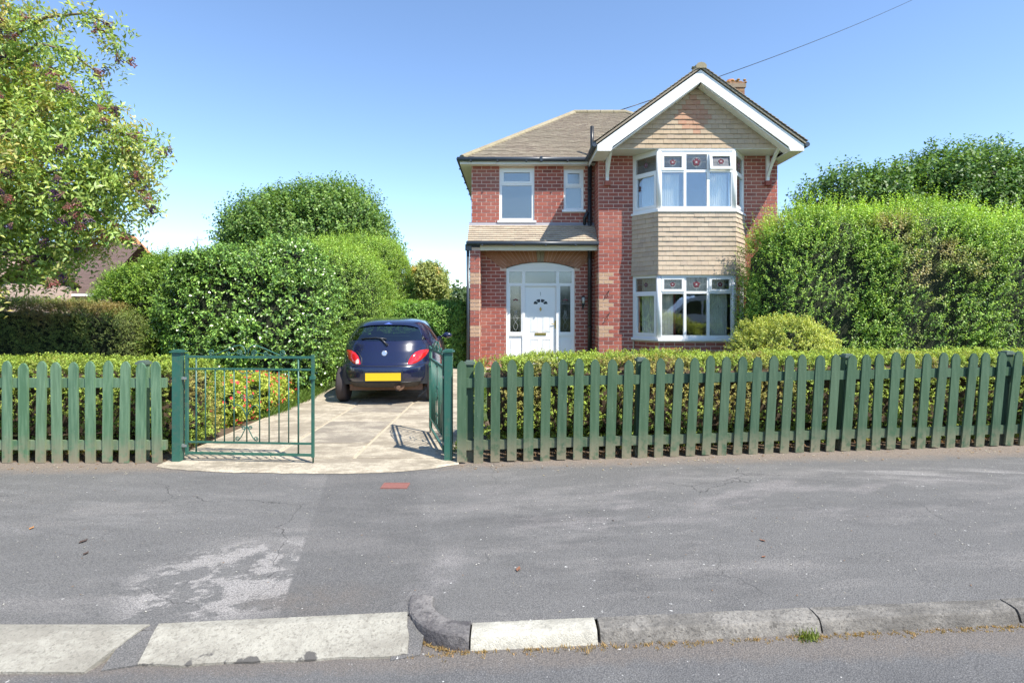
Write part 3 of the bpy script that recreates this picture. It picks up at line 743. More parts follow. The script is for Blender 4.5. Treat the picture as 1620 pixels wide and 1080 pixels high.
# --- windows
def window(name, O, U, N, w, z0, z1, cols, trans, glassmat='glass', fw=.055, sashes=(), label=None, tilt=None, top_motif=None, lead=False):
    """cols: x fractions of mullions; trans: z of transom (or None). frame 60 mm thick, its outer face at N=0"""
    O, U, N = vec(O), vec(U), vec(N); mb = MB(); d0, d1 = -.07, 0.0
    mb.obox(O, U, N, 0, fw, d0, d1, z0, z1); mb.obox(O, U, N, w-fw, w, d0, d1, z0, z1)
    mb.obox(O, U, N, fw, w-fw, d0, d1, z0, z0+fw); mb.obox(O, U, N, fw, w-fw, d0, d1, z1-fw, z1)
    edges = [0+fw/2]+[c*w for c in cols]+[w-fw/2]
    for c in cols: mb.obox(O, U, N, c*w-.03, c*w+.03, d0, d1-.002, z0+fw, z1-fw)
    if trans:
        for a, b in zip(edges, edges[1:]): mb.obox(O, U, N, a+(.03), b-(.03), d0, d1-.001, trans-.028, trans+.028)
    win = mb.build(name, M['white'], house)
    if label: win['label'] = label
    bays = list(zip(edges, edges[1:])); zr = [(z0+fw, (trans-.028) if trans else z1-fw)]+([(trans+.028, z1-fw)] if trans else [])
    for ci, (a, b) in enumerate(bays):
        a2, b2 = a+(fw/2 if ci == 0 else .03), b-(fw/2 if ci == len(bays)-1 else .03)
        for ri, (c, d) in enumerate(zr):
            O2, N2, W2 = O, N, Z_; ins = 0
            if (ci, ri) in sashes:
                sf = .045; s2 = MB(); n0, n1 = -.045, .014
                if tilt == (ci, ri):
                    W2 = vec(nrm((Z_*math.cos(.22)-N*math.sin(.22))[None])[0]); N2 = np.cross(U, W2)*-1; N2 = vec(N)*math.cos(.22)+Z_*math.sin(.22)
                    O2 = O+Z_*d-W2*d+N*.01
                s2.obox(O2, U, N2, a2-.012, a2+sf, n0, n1, c-.012, d+.012, W=W2); s2.obox(O2, U, N2, b2-sf, b2+.012, n0, n1, c-.012, d+.012, W=W2)
                s2.obox(O2, U, N2, a2+sf, b2-sf, n0, n1, c-.012, c+sf, W=W2); s2.obox(O2, U, N2, a2+sf, b2-sf, n0, n1, d-sf, d+.012, W=W2)
                s2.build('sash', M['white'], win); ins = sf
            else:
                s2 = MB()
            gm = glassmat if not (top_motif and ri == len(zr)-1) else 'glass_top'
            p = MB(); p.obox(O2, U, N2, a2+ins, b2-ins, -.030, -.024, c+ins, d-ins, W=W2); p.build('pane', M[gm], win)
            if top_motif and ri == len(zr)-1 and top_motif:
                cu, cz = (a2+b2)/2, (c+d)/2; rr = min(b2-a2-2*ins, d-c-2*ins)*(.30 if top_motif != 'small' else .2); m2 = MB()
                base = O2+N2*(-.021)
                def circ(r, z=0., n_=20): return [base+U*(cu+math.cos(2*math.pi*q/n_)*r)+W2*(cz+math.sin(2*math.pi*q/n_)*r) for q in range(n_+1)]
                for q in range(5):
                    th = math.pi/2+q*2*math.pi/5; m2.ico(base+U*(cu+math.cos(th)*rr*.5)+W2*(cz+math.sin(th)*rr*.5), rr*.36, 1, 1, (1, .12, 1))
                m2.ico(base+U*cu+W2*cz, rr*.28, 0, 1, (1, .15, 1))
                if top_motif != 'small':
                    m2.tube(circ(rr), .006, 5, 0)
                m2.tube([base+U*(a2+ins)+W2*(cz), base+U*(cu-rr)+W2*(cz)], .004, 4, 0); m2.tube([base+U*(cu+rr)+W2*(cz), base+U*(b2-ins)+W2*(cz)], .004, 4, 0)
                m2.tube([base+U*cu+W2*(c+ins), base+U*cu+W2*(cz-rr)], .004, 4, 0); m2.tube([base+U*cu+W2*(cz+rr), base+U*cu+W2*(d-ins)], .004, 4, 0)
                m2.build('rose_motif', [M['lead_came'], M['red_glass']], win)
    return win
w1 = window('window', (WIN1[0], YW-.0+.03, 0), X_, -Y_, .86, WIN1[2]+.02, WIN1[3], [], 4.56, 'glass_frost', .06, sashes=((0, 1),), label='obscured bathroom window with white frame')
w2 = window('window', (WIN2[0], YW+.03, 0), X_, -Y_, .485, WIN2[2]+.02, WIN2[3], [], 4.50, 'glass_frost', .05, sashes=((0, 1),), label='narrow white window beside the soil pipe')
for (a, b, z) in ((-.36, .60, 3.60), (1.235, 1.82, 3.865)):
    mb = MB(); mb.box(a, b, YW-.07, YW+.03, z, z+.05); mb.build('window_sill', M['white'], house)
for (z0, z1, tr, lab, tl) in ((3.70, 5.02, 4.57, 'upper bay window facet', (2, 1)), (.80, 2.25, 1.84, 'ground floor bay window facet', None)):
    for i, (a, U, N, L_) in enumerate(facets()):
        if i == 1: window('bay_window', a, U, N, L_, z0, z1, [.347, .653], tr, 'glass', .075, sashes=((0, 1), (2, 1)), tilt=tl, top_motif='rose')
        else: window('bay_window', a, U, N, L_, z0, z1, [], tr, 'glass', .075, sashes=((0, 0),), top_motif='small')
    # corner posts and sill
    mb = MB()
    for P in bay_pts(0)[1:3]:
        sx = 1 if P[0] > BAYC else -1; mb.tube([P+Z_*z0+Y_*.045-X_*sx*.02, P+Z_*z1+Y_*.045-X_*sx*.02], .062, 10)
    mb.build('bay_post', M['white'], house)
    mb = MB(); po = bay_pts(0, .05); pi_ = bay_pts(0, -.10)
    poly = [(p[0], p[1]) for p in po]+[(p[0], p[1]) for p in pi_[::-1]]; mb.prism(poly, (0, 0, z0-.05), X_, Y_, Z_, .049); mb.build('window_sill', M['white'], house)
    # frame head, closes the bay
    mb = MB(); poly = [(p[0], p[1]) for p in bay_pts(0, .012)]; mb.prism(poly, (0, 0, z1+.001), X_, Y_, Z_, .04); mb.build('bay_head', M['white_paint'], house)
    # room floor level slab + curtains
    mb = MB(); poly = [(p[0], p[1]) for p in bay_pts(0, -.05)]; mb.prism(poly, (0, 0, z0-.12), X_, Y_, Z_, .06); mb.build('window_board', M['white'], house)
    def curtain(p0, p1, zt, zb, mat, amp=.025, nf=9):
        p0, p1 = vec(p0), vec(p1); U = p1-p0; L2 = np.linalg.norm(U); U = U/L2; Nn = np.cross(U, Z_); V, F = [], []; k = nf*6
        for i in range(k+1):
            u = i/k; q = p0+U*L2*u+Nn*amp*math.sin(u*nf*2*math.pi+math.sin(u*7)); V += [tuple(q+Z_*zb), tuple(q+Z_*((zb+zt)/2)+Nn*.004), tuple(q+Z_*zt)]
        for i in range(k): F += [(i*3, i*3+3, i*3+4, i*3+1), (i*3+1, i*3+4, i*3+5, i*3+2)]
        mb = MB(); mb.add(V, F, 0, True); return mb.build('curtain', mat, house)
    P = bay_pts(0, -.16)
    if z0 > 3:
        curtain(P[0]+vec((.05, 0, 0)), P[1], z1-.5, z0+.03, M['curtain_blue']); curtain(P[1]+vec((.02, .03, 0)), P[1]+vec((.42, .03, 0)), z1-.48, z0+.03, M['curtain'])
        curtain(P[2]-vec((.46, -.03, 0)), P[2]-vec((.03, -.03, 0)), z1-.48, z0+.03, M['curtain']); curtain(P[2], P[3], z1-.05, z0+.03, M['curtain_blue'], nf=5)
    else:
        curtain(P[0]+vec((.05, 0, 0)), P[1], z1-.03, z0+.03, M['curtain']); curtain(P[1]+vec((.0, .03, 0)), P[1]+vec((.30, .03, 0)), z1-.45, z0+.03, M['curtain'])
        curtain(P[1]+vec((.05, .10, 0)), P[2]+vec((-.05, .10, 0)), z1-.02, z1-.44, M['curtain'], nf=14, amp=.012)
        curtain(P[1]+vec((.29, .04, 0)), P[1]+vec((.345, .04, 0)), z1-.45, z0+.03, M['curtain_red'], nf=2)
        curtain(P[2]-vec((.42, -.03, 0)), P[2]-vec((.02, -.03, 0)), z1-.45, z0+.03, M['curtain'])
# rooms
def room(x0, x1, y0, y1, z0, z1):
    mb = MB(); V = [(x, y, z) for z in (z0, z1) for (x, y) in ((x0, y0), (x1, y0), (x1, y1), (x0, y1))]
    mb.add(V, [(0, 1, 2, 3)], 1); mb.add(V, [(7, 6, 5, 4), (1, 5, 6, 2), (2, 6, 7, 3), (3, 7, 4, 0)], 0); return mb.build('room', [M['room'], M['floorin']], house)
room(2.4, 6.0, YG+.26, 17.2, .1, 2.55); room(2.4, 6.0, YG+.26, 17.2, 2.8, 5.06); room(-.7, 2.0, YW+.26, 17.0, .05, 2.6); room(-.7, 2.0, YW+.26, 16.0, 2.75, 5.04)
mb = MB(); mb.box(2.3, 6.1, YG+.2, 17.3, 2.62, 2.75); mb.build('floor_slab', M['room'], house)

# --- hung tiles
def unit_tile(name, mat):
    V = [(0, 0, .012), (1, 0, .012), (1, 1.12, .000), (0, 1.12, .000), (0, 0, .026), (1, 0, .026), (1, 1.12, .008), (0, 1.12, .008)]
    F = [(0, 3, 2, 1), (4, 5, 6, 7), (0, 1, 5, 4), (1, 2, 6, 5), (2, 3, 7, 6), (3, 0, 4, 7)]
    me = bpy.data.meshes.new(name); me.from_pydata(V, [], F); me.materials.append(mat); return me, V, F
TH, TG, TR, TCn = (unit_tile('hung_tile', M['tile_hang']), unit_tile('gable_tile', M['tile_gable']), unit_tile('red_tile', M['tile_red']), unit_tile('canopy_tile', M['tile_canopy']))
ROOF = unit_tile('roof_tile', M['tile_roof'])
def tile_matrix(O, U, S, N, u0, u1, s, g, jig=.0015):
    O, U, S, N = map(vec, (O, U, S, N)); o = O+U*(u0+.0015)+S*s+N*rng.normal()*jig
    w = u1-u0-.003; th = rng.normal()*.006
    S2 = S+U*th
    return Matrix(((U[0]*w, S2[0]*g, N[0], o[0]), (U[1]*w, S2[1]*g, N[1], o[1]), (U[2]*w, S2[2]*g, N[2], o[2]), (0, 0, 0, 1)))
ntile = [0]; tile_mb = MB()
def hang(cells_fn, O, U, S, N, rows, g, tw, off, mesh_fn, parent, name, limit=300, counter=ntile, mb=None, kick=None):
    for r in range(rows):
        s = r*g; lo, hi = cells_fn(s); lo2, hi2 = cells_fn(s+g)
        lo, hi = max(lo, lo2) if lo2 > lo else lo, min(hi, hi2) if hi2 < hi else hi
        u = math.floor((lo-off)/tw)*tw+off-(tw/2 if r % 2 else 0)
        while u < hi:
            a, b = max(u, lo), min(u+tw, hi)
            if b-a > .015:
                me, V, F = mesh_fn(a, b, r); OO = vec(O)+vec(N)*(kick(r) if kick else 0)
                Mx = tile_matrix(OO, U, S, N, a, b, s, g)
                if counter[0] < limit: link(name, me, parent, Mx); counter[0] += 1
                else:
                    A = np.array(Mx); W = [(A @ np.array((*v, 1)))[:3] for v in V]
                    (mb or tile_mb).add(W, F, list(mb_mats).index(me.materials[0].name) if (mb is None) else 0)
            u += tw
mb_mats = [M['tile_hang'].name, M['tile_gable'].name, M['tile_red'].name]
# gable wall: projects forward over the bay
YGW = YG-BD+.01; GZ0, PITCH, APEX = 5.10, .713, 6.50
mb = MB(); mb.prism([(BAYC-(APEX-GZ0)/PITCH-.0, GZ0), (BAYC+(APEX-GZ0)/PITCH, GZ0), (BAYC, APEX)], (0, YGW+.03, 0), X_, Z_, Y_, .12); mb.build('gable_backing', M['mortar'], house)
ghw = (APEX+.02-GZ0)/PITCH
def gfn(s): h = ghw-s/PITCH; return (-h, h)
def gmesh(a, b, r):
    u = (a+b)/2+.06; half = {3: .10, 4: .2, 5: .3, 6: .42, 7: .36, 8: .25, 9: .16, 10: .08}.get(r, -1)
    return TR if abs(u) < half else TG
hang(gfn, (BAYC, YGW, GZ0-.02), X_, Z_, -Y_, 13, .109, .166, 0, gmesh, house, 'hanging_tile')
# bay apron tiles, kicked out at the foot
for i, (a, U, N, L_) in sorted(enumerate(facets()), key=lambda q: q[0] != 1):
    mb = MB(); mb.obox(a, U, N, 0, L_, -.12, .004, 2.30, 3.66); mb.build('bay_apron', M['mortar'], house)
    hang(lambda s: (-.018, L_+.018), (a[0], a[1], 2.235), U, Z_, N, 13, .1085, .158, 0, lambda *q: TH, house, 'hanging_tile', kick=lambda r: .010+max(0, .018-.005*r))
tm = tile_mb.build('hanging_tiles', [M['tile_hang'], M['tile_gable'], M['tile_red']], house); tm['kind'] = 'stuff'
mb = MB(); P = bay_pts(3.655, .012); 
for a, b in zip(P, P[1:]):
    mb.tube([a+(b-a)*t+vec((0, 0, rng.normal()*.006)) for t in np.linspace(0, 1, 12)], .012, 5)
mb.build('flashing', M['lead_came'], house)

# --- soffit below the gable, brackets, bargeboards
YB = 12.52
mb = MB(); mb.box(BAYC-2.05, BAYC+2.05, YGW-.012, YG+.02, 5.068, 5.095); mb.build('soffit', M['white_paint'], house)
GEX, PZ, FZ = 2.275, 6.73, 5.085    # eave half width, peak and foot height of the barge top edge
for sgn in (-1, 1):
    def bx(u): return BAYC+sgn*u
    mb = MB(); poly = [(bx(0), PZ), (bx(GEX), FZ), (bx(GEX), FZ-.14), (bx(GEX-.30), FZ-.14), (bx(GEX-.34), FZ-.02+.06-.08), (bx(0), PZ-.27)]
    mb.prism(poly, (0, YB, 0), X_, Z_, Y_, .035); mb.build('bargeboard', M['white_paint'], house)
    # boxed eave end and soffit running back along the wing
    mb = MB(); x0, x1 = sorted((bx(GEX-.30), bx(GEX-.012))); mb.box(x0, x1, YB+.036, YG+.02 if sgn < 0 else 19.8, FZ-.135, FZ-.115)
    xa = bx(GEX-.012); mb.box(min(xa, xa+sgn*.02), max(xa, xa+sgn*.02), YB+.036, YW-.2 if sgn < 0 else 19.8, FZ-.14, FZ+.01)
    mb.build('eave_box', M['white_paint'], house)
    mb = MB(); mb.prism([(bx(GEX-.3), FZ-.12), (bx(0.02), PZ-.30), (bx(0.02), PZ-.28), (bx(GEX-.3), FZ-.095)], (0, YB+.036, 0), X_, Z_, Y_, YGW-YB-.02); mb.build('verge_soffit', M['white_paint'], house)
    # gutter along wing eave
    gx = bx(GEX+.065); mb = MB(); pts = [(gx, YB-.02, FZ+.0), (gx, 13.72 if sgn < 0 else 19.8, FZ-.01)]
    mb.tube(pts, .055, 10); mb.build('gutter', M['gutter'], house)
    # timber bracket
    xb = bx(1.92) if sgn < 0 else bx(1.845)
    br = MB(); br.box(xb-.035, xb+.035, YG-.075, YG-.012, 4.47, 5.095)
    arc = [(YG-.10-.52*math.sin(t)*1.0, 4.50+.585*(1-math.cos(t))) for t in np.linspace(0, math.pi/2, 9)]
    arc = [(YG-.05-.60*(q/8)**1.5, 4.47+.62*(q/8)) for q in range(9)]
    poly = [(y, z) for y, z in arc]+[(y+.11, z+.0) for y, z in arc[::-1]]
    for q in range(8):
        br.prism([arc[q], arc[q+1], (arc[q+1][0]+.09, arc[q+1][1]), (arc[q][0]+.09, arc[q][1])] if q else [arc[q], arc[q+1], (arc[q+1][0]+.045, arc[q+1][1]), (arc[q][0]+.03, arc[q][1])], (xb-.03, 0, 0), Y_, Z_, X_, .06)
    br.build('bracket', M['white_paint'], house)
    mb = MB(); mb.box(xb-.06, xb+.07, YG-.11, YG-.004, 4.36, 4.465); mb.build('corbel', M['brick'], house)

# --- roofs
rt = MB()
def tiled(O, U, S, N, length, g, tw, ufn, mb):
    c = [10**9]; rows_ = int(length/g)
    hang(ufn, O, U, S, N, rows_, g, tw, 0, lambda *q: ROOF, None, '', limit=0, counter=c, mb=mb)
EX0, EX1, EY0, EY1, EZ = XL-.27, XR+.27, YW-.27, 20.05, 5.11
RUN = (EY1-EY0)/2; RZ = EZ+RUN*.70; sl = math.hypot(RUN, RUN*.70); cs, sn = RUN/sl, RUN*.70/sl
deck = MB()
A, B, Cc, D = (EX0, EY0, EZ), (EX1, EY0, EZ), (EX1, EY1, EZ), (EX0, EY1, EZ); E, Fp = (EX0+RUN, EY0+RUN, RZ), (EX1-RUN, EY0+RUN, RZ)
deck.add([A, B, Cc, D, E, Fp], [(0, 1, 5, 4), (1, 2, 5), (2, 3, 4, 5), (3, 0, 4), (3, 2, 1, 0)])
W_ = EX1-EX0
tiled((EX0, EY0-.03, EZ+.01), X_, (0, cs, sn), (0, -sn, cs), sl, .098, .17, lambda s: (s*cs, W_-s*cs), rt)
tiled((EX0-.02, EY1, EZ+.01), (0, -1, 0), (cs, 0, sn), (-sn, 0, cs), sl, .098, .17, lambda s: (s*cs, EY1-EY0-s*cs), rt)
tiled((EX1+.02, EY0, EZ+.01), (0, 1, 0), (-cs, 0, sn), (sn, 0, cs), sl, .098, .17, lambda s: (s*cs, EY1-EY0-s*cs), rt)
# gable wing roof
GS = math.hypot(1, PITCH); gc, gs_ = 1/GS, PITCH/GS; GYB = 17.2
for sgn in (-1, 1):
    zt = PZ+.03; zb = FZ+.03
    deck.add([(BAYC, YB-.03, zt), (BAYC+sgn*(GEX+.03), YB-.03, zb-.02), (BAYC+sgn*(GEX+.03), 14.6, zb-.02), (BAYC, GYB, zt),
              (BAYC, YB-.03, zt+.045), (BAYC+sgn*(GEX+.03), YB-.03, zb+.025), (BAYC+sgn*(GEX+.03), 14.6, zb+.025), (BAYC, GYB, zt+.045)],
             [(0, 1, 2, 3), (7, 6, 5, 4), (0, 4, 5, 1), (1, 5, 6, 2)])
    Sg = (-sgn*gc, 0, gs_); Ng = (sgn*gs_, 0, gc); ln = (GEX+.06)*GS
    if sgn < 0: tiled((BAYC-GEX-.06, GYB, zb+.03), (0, -1, 0), Sg, Ng, ln, .098, .17, lambda s: (max(0, GYB-14.7-s*gc*1.0), GYB-YB+.05), rt)
    else: tiled((BAYC+GEX+.06, YB-.05, zb+.03), (0, 1, 0), Sg, Ng, ln, .098, .17, lambda s: (0, 14.7-YB+s*gc), rt)
dk = deck.build('roof', M['tile_roof'], house)
o = rt.build('roof_tiles', [M['tile_roof']], house); o['kind'] = 'stuff'
# ridge and hip tiles
def ridge_run(p, q, n_, r_=.105, parent=house):
    p, q = vec(p), vec(q)
    for i in range(n_):
        a = p+(q-p)*i/n_; b = p+(q-p)*(i+.97)/n_; t = nrm((b-a)[None])[0]; s_v = nrm(np.cross(t, Z_)[None])[0]; up = np.cross(s_v, t)
        V = []
        for P0, rr in ((a, r_), (b, r_*1.04)):
            for k in range(7):
                th = math.pi*(-.12+1.24*k/6); V.append(P0+s_v*math.cos(th)*rr+up*(math.sin(th)*rr*.8-.02))
        F = [(k, k+1, 8+k, 7+k) for k in range(6)]+[tuple(range(7))[::-1], tuple(range(7, 14))]
        mb = MB(); mb.add(V, F, 0, False); o = mb.build('ridge_tile', M['ridge'], parent)
ridge_run(vec(A)+vec((.05, .03, .05)), vec(E)+vec((0, 0, .03)), 16); ridge_run(vec(E)+vec((0, 0, .04)), vec(Fp)+vec((0, 0, .04)), 4); ridge_run(vec(B)+vec((0, 0, .05)), vec(Fp)+vec((0, 0, .03)), 14)
ridge_run((BAYC, YB-.05, PZ+.075), (BAYC, GYB-1.2, PZ+.075), 10, .12)
mb = MB()
for i in range(26):
    mb.ico((BAYC+rng.normal()*.05, YB-.0+rng.random()*.3, PZ+.13+rng.normal()*.012), .02+rng.random()*.022, 0, 0, (1.2, 1.2, .6))
mm = mb.build('moss_clump', M['moss'], house); mm['kind'] = 'stuff'
# eaves: fascia, soffit, gutter with brackets, left side too
mb = MB(); mb.box(EX0+.02, BAYC-GEX-.02, EY0+.03, EY0+.05, EZ-.11, EZ+.02); mb.box(EX0+.0, EX0+.02, EY0+.03, EY1, EZ-.11, EZ+.02); mb.build('fascia', M['white_paint'], house)
mb = MB(); mb.box(EX0+.021, XC+.2, EY0+.051, YW+.0, EZ-.105, EZ-.085); mb.box(EX0+.021, XL, YW+.001, EY1, EZ-.105, EZ-.085); mb.build('soffit', M['white_paint'], house)
mb = MB(); gy = EY0-.025; mb.tube([(EX0-.06, gy, EZ-.005), (BAYC-GEX-.05, gy, EZ-.01)], .052, 10)
for xg in (-1.0, -.35, .35, .72, 1.35): mb.box(xg-.018, xg+.018, gy-.056, gy+.056, EZ-.068, EZ-.04)
mb.box(.68, .74, gy-.06, gy+.06, EZ-.065, EZ+.05)
mb.tube([(EX0-.03, gy, EZ-.005), (EX0-.03, EY1, EZ-.005)], .052, 10)
for yg in np.arange(14.6, 19.8, .8): mb.box(EX0-.09, EX0+.03, yg-.018, yg+.018, EZ-.068, EZ-.04)
mb.build('gutter', M['gutter'], house)
# soil pipe with vent, rain pipe with swan neck, left porch downpipe
mb = MB(); mb.tube([(1.915, YW-.085, 0), (1.915, YW-.085, 5.02)], .052, 12); mb.tube([(1.95, YW-.23, 5.09), (1.95, YW-.23, 5.92)], .043, 12)
for z in (1.0, 2.0, 2.7, 3.6, 4.4): mb.tube([(1.915, YW-.085, z), (1.915, YW-.085, z+.05)], .062, 12)
mb.tube([(1.79, YW-.06, 3.52), (1.79, YW-.06, 3.72), (1.87, YW-.12, 3.86)], .04, 8); mb.build('soil_pipe', M['black'], house)
mb = MB(); mb.tube([(1.80, YW-.07, 3.55), (1.80, YW-.07, 3.45)], .03, 8)
px_ = XL-.05; mb.tube([(px_, YP+.02, 0), (px_, YP+.02, 2.86)], .036, 10); mb.box(px_-.06, px_+.09, YP-.05, YP+.07, 2.86, 3.0)
for z in (.6, 1.6, 2.4): mb.box(px_-.03, px_+.06, YP-.0, YP+.05, z, z+.04)
mb.build('downpipe', M['gutter'], house)

# --- porch canopy
can = MB(); cy0 = YP-.06; cz0, cz1 = 3.06, 3.56; cl = math.hypot(YW-cy0, cz1-cz0); cc, cn = (YW-cy0)/cl, (cz1-cz0)/cl
can.add([(XL-.06, cy0, cz0-.03), (XC-.008, cy0, cz0-.03), (XC-.008, YW-.008, cz1-.02), (XL-.06, YW-.008, cz1-.02), (XL-.06, cy0, cz0), (XC-.008, cy0, cz0), (XC-.008, YW-.008, cz1), (XL-.06, YW-.008, cz1)],
        [(0, 3, 2, 1), (4, 5, 6, 7), (0, 1, 5, 4), (1, 2, 6, 5), (3, 0, 4, 7), (2, 3, 7, 6)])
canopy = can.build('porch_roof', M['tile_canopy'], house)
hang(lambda s: (0, XC-XL+.05), (XL-.06, cy0-.03, cz0+.0), X_, (0, cc, cn), (0, -cn, cc), 8, .093, .172, 0, lambda *q: TCn, canopy, 'roof_tile', limit=200, counter=[0])
mb = MB(); mb.obox((XL-.06, YW-.03, cz1-.01), X_, -Y_, 0, XC-XL+.05, -.02, .0, 0, .06); mb.obox((XL-.06, YW-.022, cz1+.02), X_, vec((0, -cc, -cn)), 0, XC-XL+.05, 0, .09, 0, .008, W=vec((0, -cn, cc))); mb.build('flashing', M['lead'], canopy)
mb = MB(); mb.box(XL+.24, XC-.008, YP+.0, YP+.05, 2.86, 2.99); mb.build('beam', M['cream'], canopy)
mb = MB(); mb.box(XL+.245, XC-.012, YP+.051, YW-.012, 2.935, 2.955); mb.build('ceiling_board', M['cream'], canopy)
mb = MB(); gy = cy0-.045; mb.tube([(XL-.08, gy, 3.02), (XC+.01, gy, 3.015)], .048, 10)
for xg in (-.7, 0.05, .8, 1.5): mb.box(xg-.016, xg+.016, gy-.053, gy+.05, 2.96, 2.99)
mb.build('gutter', M['gutter'], canopy)
mb = MB()
for i in range(7): mb.box(XL+.005, XL+.235, YP+.01+i*.08, YP+.085+i*.08, 2.934, 2.94)
mb.box(XL+.0, XL+.24, YP+.01, YP+.5, 2.935, 3.04); mb.build('beam', M['gutter'], canopy)

# --- front door screen
O = vec((DOOR[0], YW+.05, 0)); ds = MB(); W = DOOR[1]-DOOR[0]; f0, f1 = -.08, 0
def bb(mb, a, b, c, d, n0=f0, n1=f1): mb.obox(O, X_, -Y_, a, b, n0, n1, c, d)
bb(ds, 0, .065, .05, 2.48); bb(ds, W-.065, W, .05, 2.48); bb(ds, .395, .465, .05, 2.40); bb(ds, 1.24, 1.31, .05, 2.40)
bb(ds, .065, .395, 2.04, 2.11); bb(ds, .465, 1.24, 2.04, 2.11); bb(ds, 1.31, W-.065, 2.04, 2.11); bb(ds, .065, W-.065, 2.40, 2.48)
for (a, b) in ((.065, .395), (1.31, W-.065)):
    bb(ds, a, b, .80, .90); bb(ds, a, b, .05, .80, f0, -.03); bb(ds, a+.04, b-.04, .12, .72, -.03, -.018); bb(ds, a, a+.03, .90, 2.04, f0, -.01); bb(ds, b-.03, b, .90, 2.04, f0, -.01)
arc = [(hw+math.sin(t)*ra, acz+math.cos(t)*ra-.004) for t in np.linspace(-a0, a0, 17)]
ds.prism([(0, 2.481)]+arc+[(W, 2.481)], tuple(O), X_, Z_, Y_, .08)
screen = ds.build('door_frame', M['white'], house)
def pane(mat, a, b, c, d, parent, n=-.04): p = MB(); p.obox(O, X_, -Y_, a, b, n-.005, n, c, d); return p.build('pane', M[mat], parent)
for a, b, c, d in ((.065, .395, 2.11, 2.40), (.465, 1.24, 2.11, 2.40), (1.31, W-.065, 2.11, 2.40)): pane('glass_dark', a, b, c, d, screen)
for a, b in ((.095, .365), (1.34, W-.095)):
    pane('glass_dark', a, b, .90, 2.04, screen)
    ld = MB(); bs = O-Y_*(-.036)+0; zz = lambda u, z: O+X_*u+Y_*.036+Z_*z
    cx_ = (a+b)/2
    for u in (a+.045, b-.045): ld.tube([zz(u, .91), zz(u, 2.03)], .003, 4, 1)
    for z in (1.24, 1.60): ld.tube([zz(a, z), zz(b, z)], .004, 4, 0)
    for s1 in (-1, 1):
        ld.tube([zz(cx_+s1*.055*math.sin(q*.8), .93+q*.055) for q in range(10)], .0045, 5, 0)
        ld.tube([zz(cx_+s1*.03*math.sin(q*.9+1), 1.20+q*.035) for q in range(8)], .0045, 5, 0)
    for s1 in (-1, 0, 1): ld.ico(zz(cx_+s1*.04, 1.71-.02*abs(s1)), .026, 2, 1, (1, .15, .8))
    ld.tube([zz(cx_-.05, 1.62), zz(cx_, 1.69), zz(cx_+.05, 1.62)], .004, 4, 0); ld.tube([zz(cx_, 1.73), zz(cx_+.02, 1.82), zz(cx_-.01, 1.88)], .003, 4, 0)
    ld.build('leaded_flower', [M['lead_came'], M['lead_dark'], M['red_glass']], screen)
dm = MB(); dn = -.055
bb(dm, .468, 1.237, .06, 2.035, -.10, dn)
# raised panels
def ring(mb, a, b, c, d, t=.012, n0=dn, n1=dn+.008):
    bb(mb, a, a+t, c, d, n0, n1); bb(mb, b-t, b, c, d, n0, n1); bb(mb, a+t, b-t, c, c+t, n0, n1); bb(mb, a+t, b-t, d-t, d, n0, n1)
ring(dm, .60, 1.11, 1.42, 1.94, .014); 
for a, b in ((.60, .80), (.90, 1.10)):
    ring(dm, a, b, .90, 1.38); bb(dm, a+.035, b-.035, .935, 1.345, dn, dn+.006); ring(dm, a, b, .16, .72); bb(dm, a+.035, b-.035, .195, .685, dn, dn+.006)
door = dm.build('front_door', M['white'], house)
fl = MB(); cxd = .853
for i in range(4):
    t0, t1 = math.pi*(i+.1)/4, math.pi*(i+.9)/4
    pts = [(cxd+math.cos(t0)*.085, 1.585+math.sin(t0)*.06), (cxd+math.cos(t0)*.175, 1.585+math.sin(t0)*.13), (cxd+math.cos((t0+t1)/2)*.18, 1.585+math.sin((t0+t1)/2)*.135), (cxd+math.cos(t1)*.175, 1.585+math.sin(t1)*.13), (cxd+math.cos(t1)*.085, 1.585+math.sin(t1)*.06)]
    fl.prism(pts, tuple(O-Y_*(dn)), X_, Z_, -Y_, .004)
fl.build('fanlight', simple('fanlight glass', (.05, .06, .07), .08, .1), door)
kn = MB(); bb(kn, .71, .99, .815, .875, dn, dn+.012); kn.build('letter_plate', M['gold'], door)
kn = MB(); bb(kn, cxd-.012, cxd+.012, 1.42, 1.52, dn, dn+.02); kn.ico(O+X_*cxd+Y_*(.055-.02)+Z_*1.47, .03, 0, 1, (1, .5, 1)); kn.build('door_knocker', M['gold'], door)
hd = MB(); bb(hd, 1.205, 1.232, .98, 1.18, dn, dn+.012); hd.tube([O+X_*1.218+Y_*.03+Z_*1.10, O+X_*1.12+Y_*.02+Z_*1.10], .009, 6); hd.build('handle', M['gold'], door)
nb_ = MB(); bb(nb_, cxd-.004, cxd+.006, 1.80, 1.89, dn, dn+.006); nb_.prism([(cxd-.02, 1.865), (cxd-.004, 1.875), (cxd-.004, 1.89)], tuple(O-Y_*dn), X_, Z_, -Y_, .006); nb_.build('house_number', M['lead_dark'], door)
mb = MB(); mb.box(-.3, 1.7, YW-.35, YW+.02, -.05, .05); mb.build('doorstep', M['drive'], house)
